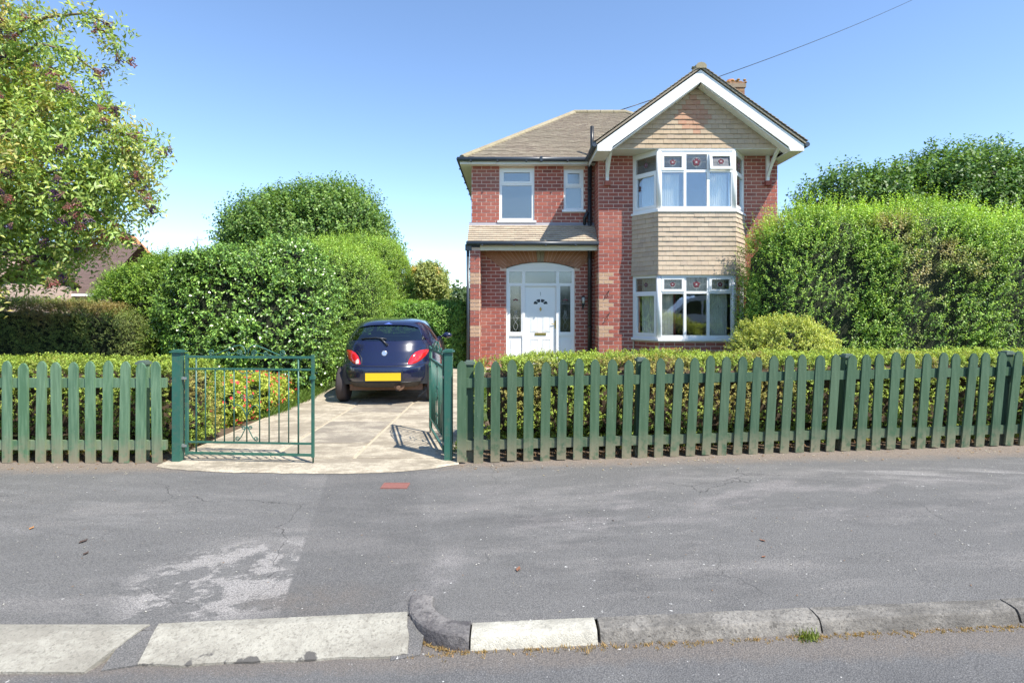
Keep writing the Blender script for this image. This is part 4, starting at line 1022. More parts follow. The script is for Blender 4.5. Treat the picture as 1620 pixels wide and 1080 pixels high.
# wall lantern
lt = empty('wall_lantern', (1.755, YW-.09, 1.65)); tag(lt, 'small black coach lantern on the brickwork right of the white front door', 'wall lantern')
mb = MB(); mb.tube([(1.755, YW-.09, 1.80), (1.755, YW-.09, 1.76)], [.02, .06], 6); mb.tube([(1.755, YW-.09, 1.60), (1.755, YW-.09, 1.55)], [.045, .03], 6)
for q in range(4):
    a = q*math.pi/2+.78; mb.tube([(1.755+math.cos(a)*.055, YW-.09+math.sin(a)*.055, 1.76), (1.755+math.cos(a)*.042, YW-.09+math.sin(a)*.042, 1.60)], .005, 4)
mb.tube([(1.755, YW-.09, 1.55), (1.745, YW-.05, 1.50), (1.75, YW-.012, 1.56)], .01, 5); mb.box(1.735, 1.775, YW-.02, YW-.007, 1.46, 1.62); mb.build('bracket', M['black'], lt)
mb = MB(); mb.tube([(1.755, YW-.09, 1.755), (1.755, YW-.09, 1.605)], [.05, .038], 6); mb.build('lamp_glass', M['lens_white'], lt)
# small hooks on the gable wall
hk = MB(); 
for zz_, s_ in ((1.86, 1.), (1.33, 1.2)):
    hk.tube([(2.25, YG-.01, zz_), (2.25, YG-.09*s_, zz_+.0), (2.25+.03, YG-.10*s_, zz_+.06)], .008, 5); hk.tube([(2.25, YG-.01, zz_-.1), (2.25, YG-.09*s_, zz_-.0)], .006, 5)
hk = hk.build('plant_hook', M['black'], None); tag(hk, 'pair of small iron basket hooks on the brick wall between door and bay', 'hook')
# chimney
ch = MB(); ch.box(5.92, 6.34, 15.5, 16.05, 5.3, 7.66, 0); ch.box(5.89, 6.37, 15.47, 16.08, 7.50, 7.60, 0); 
for r in range(26):
    z = 5.4+r*CO*.97
    for q in range(3):
        a = 5.92+q*.17-(.08 if r % 2 else 0); a2, b2 = max(a, 5.92), min(a+.17, 6.34)
        if b2-a2 > .02: ch.box(a2+.005, b2-.005, 15.49, 15.5, z+.005, z+CO*.97-.005, 1)
chim = ch.build('chimney', [simple('sooty mortar', (.26, .2, .14), .9, .3, 20), mk_brick('chimney brick', [(0, (.30, .16, .10)), (.5, (.38, .24, .12)), (1, (.25, .13, .09))])], house)
mb = MB(); mb.tube([(6.05, 15.75, 7.64), (6.05, 15.75, 7.80)], [.12, .10], 12); mb.build('chimney_pot', simple('terracotta pot', (.42, .16, .08), .8, .2, 15), chim)
mb = MB()
for q in range(30): mb.ico((6.17+rng.normal()*.13, 15.7+rng.normal()*.12, 7.68+rng.random()*.04), .04, 0, 0, (1.3, 1.3, .7))
lm = mb.build('lichen_flaunching', simple('orange lichen', (.42, .22, .06), .95, .4, 30), chim); lm['kind'] = 'stuff'
# overhead cable
p0, p1 = vec((3.0, 17.0, 7.33)), vec((20.3, 30.0, 17.8)); p1 = p0+(p1-p0)*1.6
mb = MB(); mb.tube([p0+(p1-p0)*t-Z_*1.2*4*t*(1-t)*.35 for t in np.linspace(0, 1, 24)], .014, 5)
cb = mb.build('overhead_cable', M['black']); tag(cb, 'thin black overhead cable rising from the roof up to the right', 'cable')
# ---------------------------------------------------------------- fences
me_pick = None
def picket_mesh():
    w, t = .044, .010; mb = MB()
    poly = [(-w, 0), (w, 0), (w, .905), (w*.62, .94), (w*.18, .958), (-w*.18, .958), (-w*.62, .94), (-w, .905)]
    mb.prism(poly, (0, -t, 0), X_, Z_, Y_, 2*t)
    me = bpy.data.meshes.new('picket'); me.from_pydata(mb.v, [], mb.f); me.materials.append(M['fence']); return me
me_pick = picket_mesh(); me_pick2 = picket_mesh(); me_pick2.materials[0] = M['fence_faded']
def build_fence(name, label, p0, ang, pickets, posts, rails, lean_fn, group, fm=None, pm=None):
    fm = fm or M['fence']; pm = pm or me_pick
    root = empty(name, (p0[0], p0[1], 0)); root['label'] = label; root['category'] = 'fence'; root['group'] = group
    root.rotation_euler = (0, 0, 0); d = vec((math.cos(ang), math.sin(ang), 0)); nb = vec((-math.sin(ang), math.cos(ang), 0)); nb = nb if nb[1] > 0 else -nb; P0 = vec((*p0, 0))
    for s in pickets:
        q = P0+d*s; ln = lean_fn(s)+rng.normal()*.009; z = gzf(q[0])+.004+rng.normal()*.005
        Mx = Matrix.Translation(Vector((q[0], q[1], z))) @ Matrix.Rotation(ang, 4, 'Z') @ Matrix.Rotation(ln, 4, 'Y') @ Matrix.Rotation(rng.normal()*.012, 4, 'X') @ Matrix.Diagonal((1+rng.normal()*.03, 1, 1+rng.normal()*.006, 1))
        link('picket', pm, root, Mx)
    for (a, b) in rails:
        for z in (.755, .165):
            mb = MB(); V, F = [], []; k = 8
            for i in range(k+1):
                s = a+(b-a)*i/k; q = P0+d*s; g0 = gzf(q[0]); off = math.tan(lean_fn(s))*z
                for (n_, h) in (((.0115, -.044), (.050, -.044), (.050, .044), (.0115, .044)) if d[0] > 0 else ((.050, -.044), (.0115, -.044), (.0115, .044), (.050, .044))): V.append(q+d*off+nb*n_+Z_*(z+h+g0))
            for i in range(k):
                for j in range(4): F.append((i*4+j, i*4+(j+1) % 4, (i+1)*4+(j+1) % 4, (i+1)*4+j))
            F += [(0, 1, 2, 3)[::-1], tuple(k*4+j for j in range(4))]; F = [f[::-1] for f in F]
            mb.add(V, F); mb.build('rail', fm, root)
    for s in posts:
        q = P0+d*s; ln = lean_fn(s); mb = MB(); g0 = gzf(q[0]); up = nrm((Z_+d*math.tan(ln))[None])[0]
        mb.obox(q+Z_*g0, d, nb, -.038, .038, .051, .127, -.1, .925, W=up); pt = mb.build('post', fm, root)
        mb = MB(); mb.obox(q+Z_*g0, d, nb, -.050, .050, .039, .140, .925, .950, W=up); mb.obox(q+Z_*g0, d, nb, -.036, .036, .053, .125, .950, .962, W=up); mb.build('post_cap', M['post_cap'], pt)
    return root
M['post_cap'] = simple('weathered post cap', (.10, .14, .11), .8, .3, 20, .4, 60)
G = 'green picket fences along the footway'
build_fence('picket_fence', 'left green picket fence, ends at the hinge post of the closed gate leaf', (-3.36, 5.39), math.pi, [.158*i for i in range(22)], [.19, 2.05], [(-.07, 1.7), (1.7, 3.5)], lambda s: 0.0, G, M['fence_faded'], me_pick2)
def leanR(s): return float(np.interp(s, [0, .3, 1.7, 3.8, 6, 10], [0, .006, .035, .080, .092, .09]))
build_fence('picket_fence', 'long green picket fence in front of the house, its pickets leaning right', (-.475, 5.37), math.atan(.0739), [.158*i for i in range(48)], [.075, 1.72, 3.80, 5.52, 7.2], [(-.02, 1.74), (1.74, 3.81), (3.81, 5.53), (5.53, 7.5)], leanR, G)

# ---------------------------------------------------------------- gates
M['hinge'] = simple('bare hinge metal', (.3, .32, .3), .5, .2, metal=.4)
def spiral(c, r0, turns, a0, U, W, sgn=1, n=18, r1=.006):
    return [vec(c)+vec(U)*math.cos(a0+sgn*turns*2*math.pi*i/n)*(r0+(r1-r0)*i/n)+vec(W)*math.sin(a0+sgn*turns*2*math.pi*i/n)*(r0+(r1-r0)*i/n) for i in range(n+1)]
def build_gate(hx, hy, ex, ey, mirror, label, post_lab):
    d = vec((ex-hx, ey-hy, 0)); L_ = np.linalg.norm(d); d = d/L_; H = vec((hx, hy, .0)); n_ = np.cross(d, Z_)
    root = empty('metal_gate', (hx, hy, 0)); tag(root, label, 'gate', 'pair of green wrought iron gates')
    at = lambda u, z: H+d*u+Z_*z
    fr = MB(); s0, s1 = .04, L_
    for u in (s0, s1): fr.obox(H, d, n_, u-.012, u+.012, -.012, .012, .07, 1.03)
    for z in (1.004, .09): fr.obox(H, d, n_, s0+.012, s1-.012, -.01, .01, z-.011, z+.011)
    for z in (.89, .196): fr.obox(H, d, n_, s0+.012, s1-.012, -.008, .008, z-.009, z+.009)
    fr.build('gate_frame', M['green_iron'], root)
    K = (L_-.04)/1.25; us = [.128, .215, .308, .395, .485, .605, .725, .813, .905, .995, 1.085]
    for i, u in enumerate(us):
        u = .04+(u-.04)*K*1.06; mb = MB(); full = i in (0, 10); r_ = .008 if full else .006
        mb.tube([at(u, .102 if full else .206), at(u, .992 if full else .88)], r_, 6); mb.build('bar', M['green_iron'], root)
    c = .04+(.605-.04)*K*1.06
    class SC:
        def tube(self, *a): m_ = MB(); m_.tube(*a); m_.build('scroll', M['green_iron'], root)
    sc = SC()
    for s in (-1, 1):
        sc.tube([at(c+s*(.01+.0*q), 1.02) for q in (0, 1)]+[at(c+s*(.02+.10*math.sin(t)), 1.03+.085*(1-abs(t-.9)/1.2)) for t in np.linspace(0, .9, 5)], .006, 5)
        arc = [at(c+s*x, z) for x, z in ((.012, 1.02), (.014, 1.06), (.035, 1.10), (.065, 1.115), (.10, 1.11), (.16, 1.09), (.23, 1.06), (.29, 1.035), (.335, 1.018))]
        sc.tube(arc, .006, 5)
        sc.tube(spiral(at(c+s*.345, 1.046), .030, 1.6, -math.pi/2, d*s, Z_, 1), .005, 5)
        sc.tube(spiral(at(c+s*.075, 1.046), .030, 1.6, -math.pi/2, d*s, Z_, -1), .005, 5)
        sc.tube(spiral(at(c+s*.185, 1.036), .022, 1.4, -math.pi/2, d*s, Z_, -1), .004, 5)
        sc.tube([at(c+s*.03, 1.02), at(c+s*.10, 1.045), at(c+s*.2, 1.03), at(c+s*.26, 1.015)], .004, 5)
        sc.tube([at(c+s*x, z) for x, z in ((0, .36), (.03, .30), (.055, .25), (.085, .215))], .005, 5); sc.tube(spiral(at(c+s*.09, .235), .022, 1.5, -math.pi/2, d*s, Z_, 1), .004, 5)
        sc.tube(spiral(at(c+s*.033, .335), .020, 1.5, 0, d*s, Z_, 1), .004, 5)
        sc.tube([at(c+s*x, z) for x, z in ((0, .44), (.03, .50), (.06, .54), (.10, .555), (.12, .53))], .005, 5); sc.tube(spiral(at(c+s*.04, .63), .024, 1.4, math.pi, d*s, Z_, 1), .004, 5)
        sc.tube([at(c+s*x, z) for x, z in ((0, .86), (.04, .845), (.08, .87))], .005, 5)
    lt_ = MB(); lt_.tube([at(s1+.002, .84), at(s1+.002, -.0+.02)], .008, 6); lt_.obox(H, d, n_, s1-.02, s1+.02, -.02, .03, .80, .83); lt_.build('drop_bolt', M['green_iron'], root)
    for z in (.80, .16):
        hg = MB(); hg.obox(H, d, n_, -.03, .045, -.015, .015, z-.012, z+.012); hg.build('hinge', M['hinge'], root)
    return root
def gate_post(x, y, label):
    root = empty('gate_post', (x, y, 0)); tag(root, label, 'gate post', 'square green steel gate posts')
    mb = MB(); mb.box(x-.038, x+.038, y-.038, y+.038, -.1, 1.045); mb.build('shaft', M['green_iron'], root)
    mb = MB(); mb.box(x-.055, x+.055, y-.055, y+.055, 1.046, 1.058); mb.box(x-.04, x+.04, y-.04, y+.04, 1.059, 1.07); mb.build('cap', M['green_iron'], root); return root
gate_post(-3.18, 5.42, 'green steel gate post between the left picket fence and the closed gate leaf')
gate_post(-.608, 5.46, 'green steel gate post between the open gate leaf and the long picket fence')
build_gate(-3.135, 5.42, -1.865, 5.33, False, 'green scrolled iron gate leaf standing closed across the left of the drive', '')
build_gate(-.652, 5.50, -.952, 6.62, True, 'green scrolled iron gate leaf swung open towards the parked car', '')

# ---------------------------------------------------------------- parked car
car = empty('parked_car', (-1.908, 8.42, .022)); car.rotation_euler = (0, 0, R(3.5)); tag(car, 'small dark blue hatchback parked tail first to the street on the drive', 'car')
M['paint'] = simple('dark blue car paint', (.006, .008, .036), .25, .1, 3, coat=1.0)
M['bumper'] = simple('scuffed black bumper', (.045, .038, .034), .6, .3, 14, dirt=((.16, .12, .09), .6))
M['tyre'] = simple('tyre rubber', (.045, .035, .035), .8, .2, 20); M['rim'] = simple('wheel trim', (.45, .45, .47), .35, .1, metal=.6)
M['carglass_far'] = simple('far window glass', (.012, .016, .02), .03, .1, coat=1.0, spec=1.0); M['carglass'] = mk_glass('tinted car glass', (.38, .46, .45), .10)
M['seat'] = simple('dark blue seat cloth', (.035, .045, .08), .9, .2, 20)
M['lamp_red'] = simple('red lamp lens', (.55, .012, .015), .12, .15, 30, coat=1.0); M['lamp_white'] = simple('clear lamp lens', (.7, .6, .55), .12, .1, coat=1.0); M['lamp_orange'] = simple('orange lamp lens', (.75, .13, .02), .12, .1, coat=1.0)
M['plate'] = simple('yellow number plate', (.80, .50, .015), .4, .03); M['rust'] = simple('rusty exhaust', (.16, .09, .055), .8, .4, 30); M['chrome'] = simple('silver badge', (.6, .6, .62), .25, .05, metal=.8)
ZK = [.26, .32, .40, .50, .58, .62, .70, .80, .90, .96, 1.04, 1.12, 1.18, 1.225, 1.26, 1.285, 1.297]
WK = [.71, .76, .785, .80, .805, .80, .79, .775, .745, .715, .665, .61, .56, .51, .45, .33, .10]
RK = [.14, .055, .01, .0, .012, .055, .085, .125, .18, .225, .31, .405, .49, .575, .70, .95, 1.35]
FK = [3.50, 3.58, 3.60, 3.60, 3.58, 3.55, 3.46, 3.30, 3.0, 2.82, 2.62, 2.42, 2.28, 2.16, 2.05, 1.90, 1.55]
PN = 3.3
def prof_at(z): return np.interp(z, ZK, WK), np.interp(z, ZK, RK), np.interp(z, ZK, FK)
zs_f = np.linspace(.26, 1.297, 120); zz1 = np.interp(np.linspace(0, 1, 64), np.linspace(0, 1, 120), zs_f)
def smooth(a, k=3):
    for _ in range(k): a[1:-1] = (a[:-2]+2*a[1:-1]+a[2:])/4
    return a
Zd = np.linspace(.26, 1.297, 200); Wd, Rd, Fd = (smooth(np.interp(Zd, ZK, q), 8) for q in (WK, RK, FK))
def pr(z): return float(np.interp(z, Zd, Wd)), float(np.interp(z, Zd, Rd)), float(np.interp(z, Zd, Fd))
def rear_y(x, z):
    w, r, f = pr(z); l = (f-r)/2; yc = (f+r)/2; q = min(abs(x)/w, .999); return yc-l*(1-q**PN)**(1/PN)
def side_x(y, z):
    w, r, f = pr(z); l = (f-r)/2; yc = (f+r)/2; q = min(abs(y-yc)/l, .999); return w*(1-q**PN)**(1/PN)
V, F, MI = [], [], []; nz, na = 84, 220; levels = np.linspace(.26, 1.297, nz)
for z in levels:
    w, r, f = pr(z); l = (f-r)/2; yc = (f+r)/2
    for j in range(na):
        t = 2*math.pi*j/na; c_, s_ = math.cos(t), math.sin(t); V.append((w*math.copysign(abs(c_)**(2/PN), c_), yc+l*math.copysign(abs(s_)**(2/PN), s_), z))
Yw = (.56, 3.02)
for i in range(nz-1):
    for j in range(na):
        a, b, c_, d_ = i*na+j, i*na+(j+1) % na, (i+1)*na+(j+1) % na, (i+1)*na+j
        cx_, cy_, cz_ = np.mean([V[q] for q in (a, b, c_, d_)], 0)
        if abs(cx_) > .5 and any((cy_-yw)**2+(cz_-.27)**2 < .315**2 for yw in Yw): continue
        vv = (cz_-.955)/.235; hg = .575-.155*vv
        if .965 < cz_ < 1.175-.05*(abs(cx_)/.46)**4 and abs(cx_) < hg and cy_ < 1.0: continue
        if .96 < cz_ < 1.165 and cy_ > 1.9 and abs(cx_) < .56-.12*vv: continue
        if .96 < cz_ < 1.165 and abs(cx_) > .4 and .80+.28*vv < cy_ < 2.46-.40*vv: continue
        F.append((a, b, c_, d_)); MI.append(1 if cz_ < .345 else 0)
F.append(tuple((nz-1)*na+j for j in range(na))); MI.append(0); F.append(tuple(range(na))[::-1]); MI.append(1)
body = MB(); body.v = V; body.f = F; body.m = MI; body.sm = [True]*len(F)
def cb_(mb, name, mats, parent=car):
    o = mb.build(name, mats); o.parent = parent; return o
cb_(body, 'body', [M['paint'], M['bumper']])
mb = MB(); mb.box(-.62, .62, .25, 3.3, .30, .60); mb.box(-.66, .66, .3, .85, .3, .58); cb_(mb, 'wheel_arch_liner', M['black'])
def patch(zfn0, zfn1, xa, xb, off, nu=24, nv=10):
    V, F = [], []
    for i in range(nu+1):
        u = i/nu; 
        for j in range(nv+1):
            v = j/nv; x = xa(v)+(xb(v)-xa(v))*u; z0, z1 = zfn0(x), zfn1(x); z = z0+(z1-z0)*v; V.append((x, rear_y(x, z)-off, z))
    for i in range(nu):
        for j in range(nv): F.append((i*(nv+1)+j, (i+1)*(nv+1)+j, (i+1)*(nv+1)+j+1, i*(nv+1)+j+1))
    mb = MB(); mb.add(V, F, 0, True); return mb
hwg = lambda v: .60-.155*v
mb = patch(lambda x: .955+.01*(x/.6)**2, lambda x: 1.195-.05*(abs(x)/.46)**4, lambda v: -hwg(v), hwg, .005); rw = cb_(mb, 'rear_window', M['carglass'])
mb = MB(); V, F = [], []
for i in range(17):
    for j in range(7):
        v = j/6; z = .945+.235*v; x = (-1+2*i/16)*(.575-.12*v); w_, r_, f_ = pr(z); l_ = (f_-r_)/2; V.append((x, (f_+r_)/2+l_*(1-min(abs(x)/w_, .999)**PN)**(1/PN)+.004, z))
for i in range(16):
    for j in range(6): F.append((i*7+j, i*7+j+1, (i+1)*7+j+1, (i+1)*7+j))
mb.add(V, F, 0, True); cb_(mb, 'windscreen', M['carglass'])
for sx in (-.33, .33):
    mb = MB(); mb.obox((sx, 1.55, .45), X_, Y_, -.22, .22, 0, .12, 0, .48, W=vec((0, -.18, 1))); mb.ico((sx, 1.50, .985), .11, 0, 2, (1.0, .45, .72)); cb_(mb, 'seat', M['seat'])
mb = MB(); mb.box(-.55, .55, .75, .9, .5, .90); cb_(mb, 'rear_seat', M['seat'])
mb = MB(); mb.box(-.62, .62, 2.35, 2.75, .6, .93); cb_(mb, 'dashboard', M['black'])
# side glass
for s in (-1, 1):
    V, F = [], []; nu, nv = 16, 6
    for i in range(nu+1):
        for j in range(nv+1):
            v = j/nv; u = i/nu; z = .945+.235*v; ya = .72+.30*v; yb = 2.55-.42*v; y = ya+(yb-ya)*u; V.append((s*(side_x(y, z)+.004), y, z))
    for i in range(nu):
        for j in range(nv): q = (i*(nv+1)+j, (i+1)*(nv+1)+j, (i+1)*(nv+1)+j+1, i*(nv+1)+j+1); F.append(q if s > 0 else q[::-1])
    mb = MB(); mb.add(V, F, 0, True); cb_(mb, 'side_window', M['carglass'])
    # lamp
    ol = [(.345, .615), (.40, .607), (.47, .625), (.54, .665), (.60, .72), (.635, .775), (.64, .81), (.60, .818), (.52, .812), (.45, .785), (.395, .735), (.362, .675)]
    cx_ = sum(p[0] for p in ol)/len(ol); cz_ = sum(p[1] for p in ol)/len(ol); V, F = [], []; ringn = 5; k = len(ol)*3
    dense = []
    for i in range(len(ol)):
        p, q = ol[i], ol[(i+1) % len(ol)]
        for t in range(3): dense.append((p[0]+(q[0]-p[0])*t/3, p[1]+(q[1]-p[1])*t/3))
    for i in range(ringn+1):
        fz = i/ringn; 
        for p in dense:
            x = cx_+(p[0]-cx_)*(1-fz*.999); z = cz_+(p[1]-cz_)*(1-fz*.999); V.append((s*x, rear_y(x, z)-.003-.018*(1-(1-fz)**3)+(.004 if i == 0 else 0), z))
    for i in range(ringn):
        for j in range(k): q = (i*k+j, i*k+(j+1) % k, (i+1)*k+(j+1) % k, (i+1)*k+j); F.append(q if s > 0 else q[::-1])
    mb = MB(); mb.add(V, F, 0, True)
    lamp = cb_(mb, 'tail_light', M['lamp_red'])
    seg = [(.37, .628), (.42, .622), (.425, .67), (.39, .70), (.372, .67)] if s < 0 else [(.45, .68), (.52, .70), (.55, .75), (.50, .74), (.46, .72)]
    mb = MB(); mb.add([(s*x, rear_y(x, z)-.021, z) for x, z in seg], [tuple(range(5)) if s > 0 else tuple(range(5))[::-1]]); o = cb_(mb, 'lens_segment', M['lamp_white'] if s < 0 else M['lamp_orange'], lamp)
    if s < 0: o['label'] = 'clear reversing lens'
    # wheels
    for yw in Yw:
        mb = MB(); xo = s*.775; prof = [(.0, .15), (.0, .235), (.012, .262), (.035, .272), (.13, .272), (.155, .262), (.165, .235), (.165, .15)]
        n = 32; V = [(xo-s*d, yw+math.cos(2*math.pi*j/n)*r_, .27+math.sin(2*math.pi*j/n)*r_) for d, r_ in prof for j in range(n)]
        F = [(i*n+j, i*n+(j+1) % n, (i+1)*n+(j+1) % n, (i+1)*n+j) for i in range(len(prof)-1) for j in range(n)]
        if s > 0: F = [f[::-1] for f in F]
        F.append(tuple(7*n+j for j in range(n))); mb.add(V, F, 0, True); wh = cb_(mb, 'wheel', M['tyre'])
        mb = MB(); mb.tube([(xo-s*.02, yw, .27), (xo-s*.004, yw, .27)], [.165, .15], 24); 
        for q in range(7):
            a = q*2*math.pi/7; mb.obox((xo-s*.003, yw, .27), (0, math.cos(a), math.sin(a)), (s, 0, 0), .04, .145, 0, .006, -.012, .012, W=vec((0, -math.sin(a), math.cos(a))))
        cb_(mb, 'wheel_trim', M['rim'], wh)
    mb = MB(); mb.ico((s*.83, 2.20, .955), .085, 0, 2, (1.0, .55, .62)); mb.tube([(s*.70, 2.22, .93), (s*.80, 2.20, .945)], .02, 6); cb_(mb, 'door_mirror', M['paint'])
    mb = MB(); pts = [(s*(side_x(1.12, z)+.003), 1.12-(z-.4)*.06, z) for z in np.linspace(.36, 1.16, 14)]; mb.tube(pts, .004, 4); cb_(mb, 'door_seam', M['black'])
def surf_line(pts, r, name, mat, off=.002):
    mb = MB(); mb.tube([(x, rear_y(x, z)-off, z) for x, z in pts], r, 5); return cb_(mb, name, mat)
surf_line([(-.60, .95), (-.52, .84), (-.40, .79), (-.335, .70), (-.33, .62), (-.30, .592), (-.1, .586), (.1, .586), (.30, .592), (.33, .62), (.335, .70), (.40, .79), (.52, .84), (.60, .95)], .005, 'tailgate_seam', M['black'])
surf_line([(x, .600-.012*(1-abs(x)/.8)) for x in np.linspace(-.78, .78, 26)], .006, 'bumper_seam', M['black'])
surf_line([(x, .348) for x in np.linspace(-.74, .74, 26)], .006, 'bumper_seam', M['black'])
mb = patch(lambda x: 1.192-.05*(abs(x)/.46)**4, lambda x: 1.222-.05*(abs(x)/.46)**4, lambda v: -.47, lambda v: .47, .035); sp = cb_(mb, 'spoiler', M['paint'])
pl = MB(); py_ = rear_y(.2, .44)-.012; pl.box(-.26, .26, py_-.006, rear_y(0, .44)+.01, .378, .492); cb_(pl, 'number_plate', M['plate'])
pl = MB(); pl.box(-.29, .29, rear_y(0, .44)-.006, rear_y(0, .44)+.01, .36, .51); cb_(pl, 'plate_recess', M['black'])
mb = MB(); yb_ = rear_y(0, .775); mb.tube([(0, yb_-.002, .775), (0, yb_-.014, .777)], [.046, .036], 20); cb_(mb, 'badge', M['chrome'])
mb = MB(); g_ = lambda x, z: (x, rear_y(x, z)-.03, z); mb.tube([g_(.03, .905), g_(-.05, .975), g_(-.09, 1.0)], [.016, .011, .008], 6); mb.tube([g_(.015, .995-.01), g_(-.15, 1.005), g_(-.38, .985)], .009, 5); mb.tube([(.03, rear_y(.03, .905), .905), (.03, rear_y(.03, .905)-.035, .905)], .018, 8); cb_(mb, 'wiper', M['black'])
mb = MB(); mb.tube([(.22, .10, .30), (.22, .62, .30)], [.085, .09], 12); mb.tube([(.22, .0, .275), (.22, .25, .285)], .026, 10); cb_(mb, 'exhaust', M['rust'])
mb = MB(); mb.box(-.55, .55, .3, 3.2, .20, .30); mb.tube([(-.65, .56, .26), (.65, .56, .26)], .04, 8); cb_(mb, 'underbody', M['rust'])
mb = MB(); pts = [(x, 0.26, 1.0) for x in (0, 1)]; mb = patch(lambda x: 1.205, lambda x: 1.228-.18*abs(x), lambda v: -.07*(1-v), lambda v: .07*(1-v), .038, 4, 3); cb_(mb, 'brake_lamp', simple('blue reflector', (.1, .16, .5), .2))

van = empty('parked_van', (9.6, -3.3, -.05)); tag(van, 'pale silver van parked along the opposite kerb', 'van')
M['paint_pale'] = simple('pale silver paint', (.55, .57, .58), .3, .05, 3, coat=1.0)
vx, vy = 7.0, -4.15
mb = MB(); sil = [(0, .32), (.0, .95), (.12, 1.1), (.95, 1.3), (1.7, 2.05), (2.05, 2.2), (4.9, 2.2), (5.05, 2.05), (5.1, .32)]
for (y0_, y1_, k_) in ((0, .06, .03), (.06, 1.7, 0), (1.7, 1.76, .03)):
    mb.prism([(2.5+(x-2.5)*(1-k_), .32+(z-.32)*(1-k_)) for x, z in sil], (vx, vy+y0_, -.05), X_, Z_, Y_, y1_-y0_)
mb.build('body', M['paint_pale'], van)
for s0 in ([(1.15, 1.32), (1.72, 1.92), (2.35, 1.95), (2.35, 1.28)], [(2.45, 1.28), (2.45, 1.95), (3.6, 1.95), (3.6, 1.28)], [(3.7, 1.28), (3.7, 1.95), (4.8, 1.95), (4.85, 1.28)]):
    for yy in (vy-.012, vy+1.76): mb = MB(); mb.prism(s0, (vx, yy, -.05), X_, Z_, Y_, .012); mb.build('side_window', M['carglass_far'], van)
for xx in (.95, 4.15):
    for yy in (vy-.01, vy+1.57): mb = MB(); mb.tube([(vx+xx, yy, .27), (vx+xx, yy+.2, .27)], .32, 20); w_h = mb.build('wheel', M['tyre'], van)
# ---------------------------------------------------------------- hedges, shrubs and trees
lowL = [Lobe((-6.15, 6.12, .44), (2.93, .52, .50), 8, 0, .05, 3)]
lowR = [Lobe((4.25, 6.50, .50), (4.72, .50, .475), 9, math.atan(.0739), .05, 3)]
Gh = 'low clipped hedges behind the picket fences'
for lb, lab, nn in ((lowL, 'low clipped yellow green hedge behind the left picket fence', 11500), (lowR, 'long low clipped yellow green hedge between long picket fence and house', 18000)):
    hedge('low_hedge', lb, lab, 'hedge', M['leaf_matt'], nn, .070, 10, .022, .013, (.14, .185, .038), tip=(.31, .39, .070), inset=.065, upd=.5, group=Gh, facing=.7, layers=((0, 1.), (.06, .35)), twig='twig_brown', corein=.17, res=26,
          patch=((.27, .20, .085), 1.6, .2, .6), cvar=.28, upb=.8, outb=.7)
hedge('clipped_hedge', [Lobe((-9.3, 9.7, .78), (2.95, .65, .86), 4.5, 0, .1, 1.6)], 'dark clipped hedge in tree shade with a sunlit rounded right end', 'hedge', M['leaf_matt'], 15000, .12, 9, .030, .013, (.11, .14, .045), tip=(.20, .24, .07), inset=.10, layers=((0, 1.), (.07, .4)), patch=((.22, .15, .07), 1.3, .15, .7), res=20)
hedge('holly_bush', lumps([Lobe((-4.55, 10.15, 1.15), (1.42, 1.12, 1.38), 3.2, 0, .16, 1.1), Lobe((-5.3, 10.6, 1.25), (.9, .9, 1.30), 2.6, 0, .15, 1.2)], 16, .25, .5), 'big dark glossy evergreen bush left of the parked car', 'bush', M['leaf_gloss'], 12500, .17, 9, .050, .027, (.085, .155, .035), tip=(.19, .31, .055), inset=.12, upd=.3, layers=((0, 1.), (.12, .4)), jit=.9, cvar=.35, res=12, upb=.6, outb=.8)
hedge('yew_bush', lumps([Lobe((-7.05, 11.7, 1.25), (1.2, 1.05, 1.15), 2.6, 0, .2, 1.0)], 9, .25, .5), 'bright green feathery bush between dark clipped hedge and glossy evergreen bush', 'bush', M['leaf'], 7500, .22, 10, .05, .018, (.085, .155, .028), tip=(.20, .30, .042), inset=.10, upd=.45, layers=((0, 1.), (.1, .4)), res=12)
hedge('privet_hedge', [Lobe((-4.35, 12.9, 1.35), (1.45, 1.7, 1.50), 3.4, 0, .2, 1.0), Lobe((-4.25, 15.9, 1.6), (1.42, 1.8, 1.76), 3.4, 0, .2, 1.0)], 'tall light green privet hedge along the left of the drive behind the car', 'hedge', M['leaf'], 19000, .20, 9, .042, .02, (.105, .175, .036), tip=(.22, .33, .055), inset=.11, upd=.7, layers=((0, 1.), (.1, .35)), res=18, upb=.6, outb=.7, young=(1800, .34, (.21, .31, .05)))
hedge('conifer_hedge', [Lobe((-2.25, 14.6, .80), (1.16, .60, .84), 6, 0, .06, 1.6)], 'clipped conifer hedge at the far end of the drive behind the car roof', 'hedge', M['leaf'], 8000, .15, 9, .05, .020, (.09, .17, .035), tip=(.19, .32, .055), inset=.09, upd=-.1, layers=((0, 1.), (.07, .4)), spread=1.0, outb=.8)
hedge('privet_hedge', lumps([Lobe((6.68, 12.05, 1.38), (1.76, 1.05, 2.14), 2.9, 0, .18, .8), Lobe((8.35, 12.0, 1.38), (1.7, 1.12, 2.16), 3.2, 0, .2, .8), Lobe((9.8, 12.2, 1.33), (1.9, 1.3, 2.06), 3.2, 0, .2, .8), Lobe((12.4, 12.4, 1.3), (2.3, 1.4, 1.9), 3, 0, .25, .8)], 22, .30, .6, .12, 1.5, .6, .2), 'huge overgrown light green hedge right of the bay window', 'hedge', M['leaf'], 30000, .26, 10, .044, .022, (.105, .185, .036), tip=(.27, .39, .06), inset=.10, upd=.8, layers=((0, 1.), (.12, .3)), res=12, patch=((.36, .24, .14), .9, .30, .6), upb=.6, outb=.6, young=(4600, .46, (.25, .37, .05)))
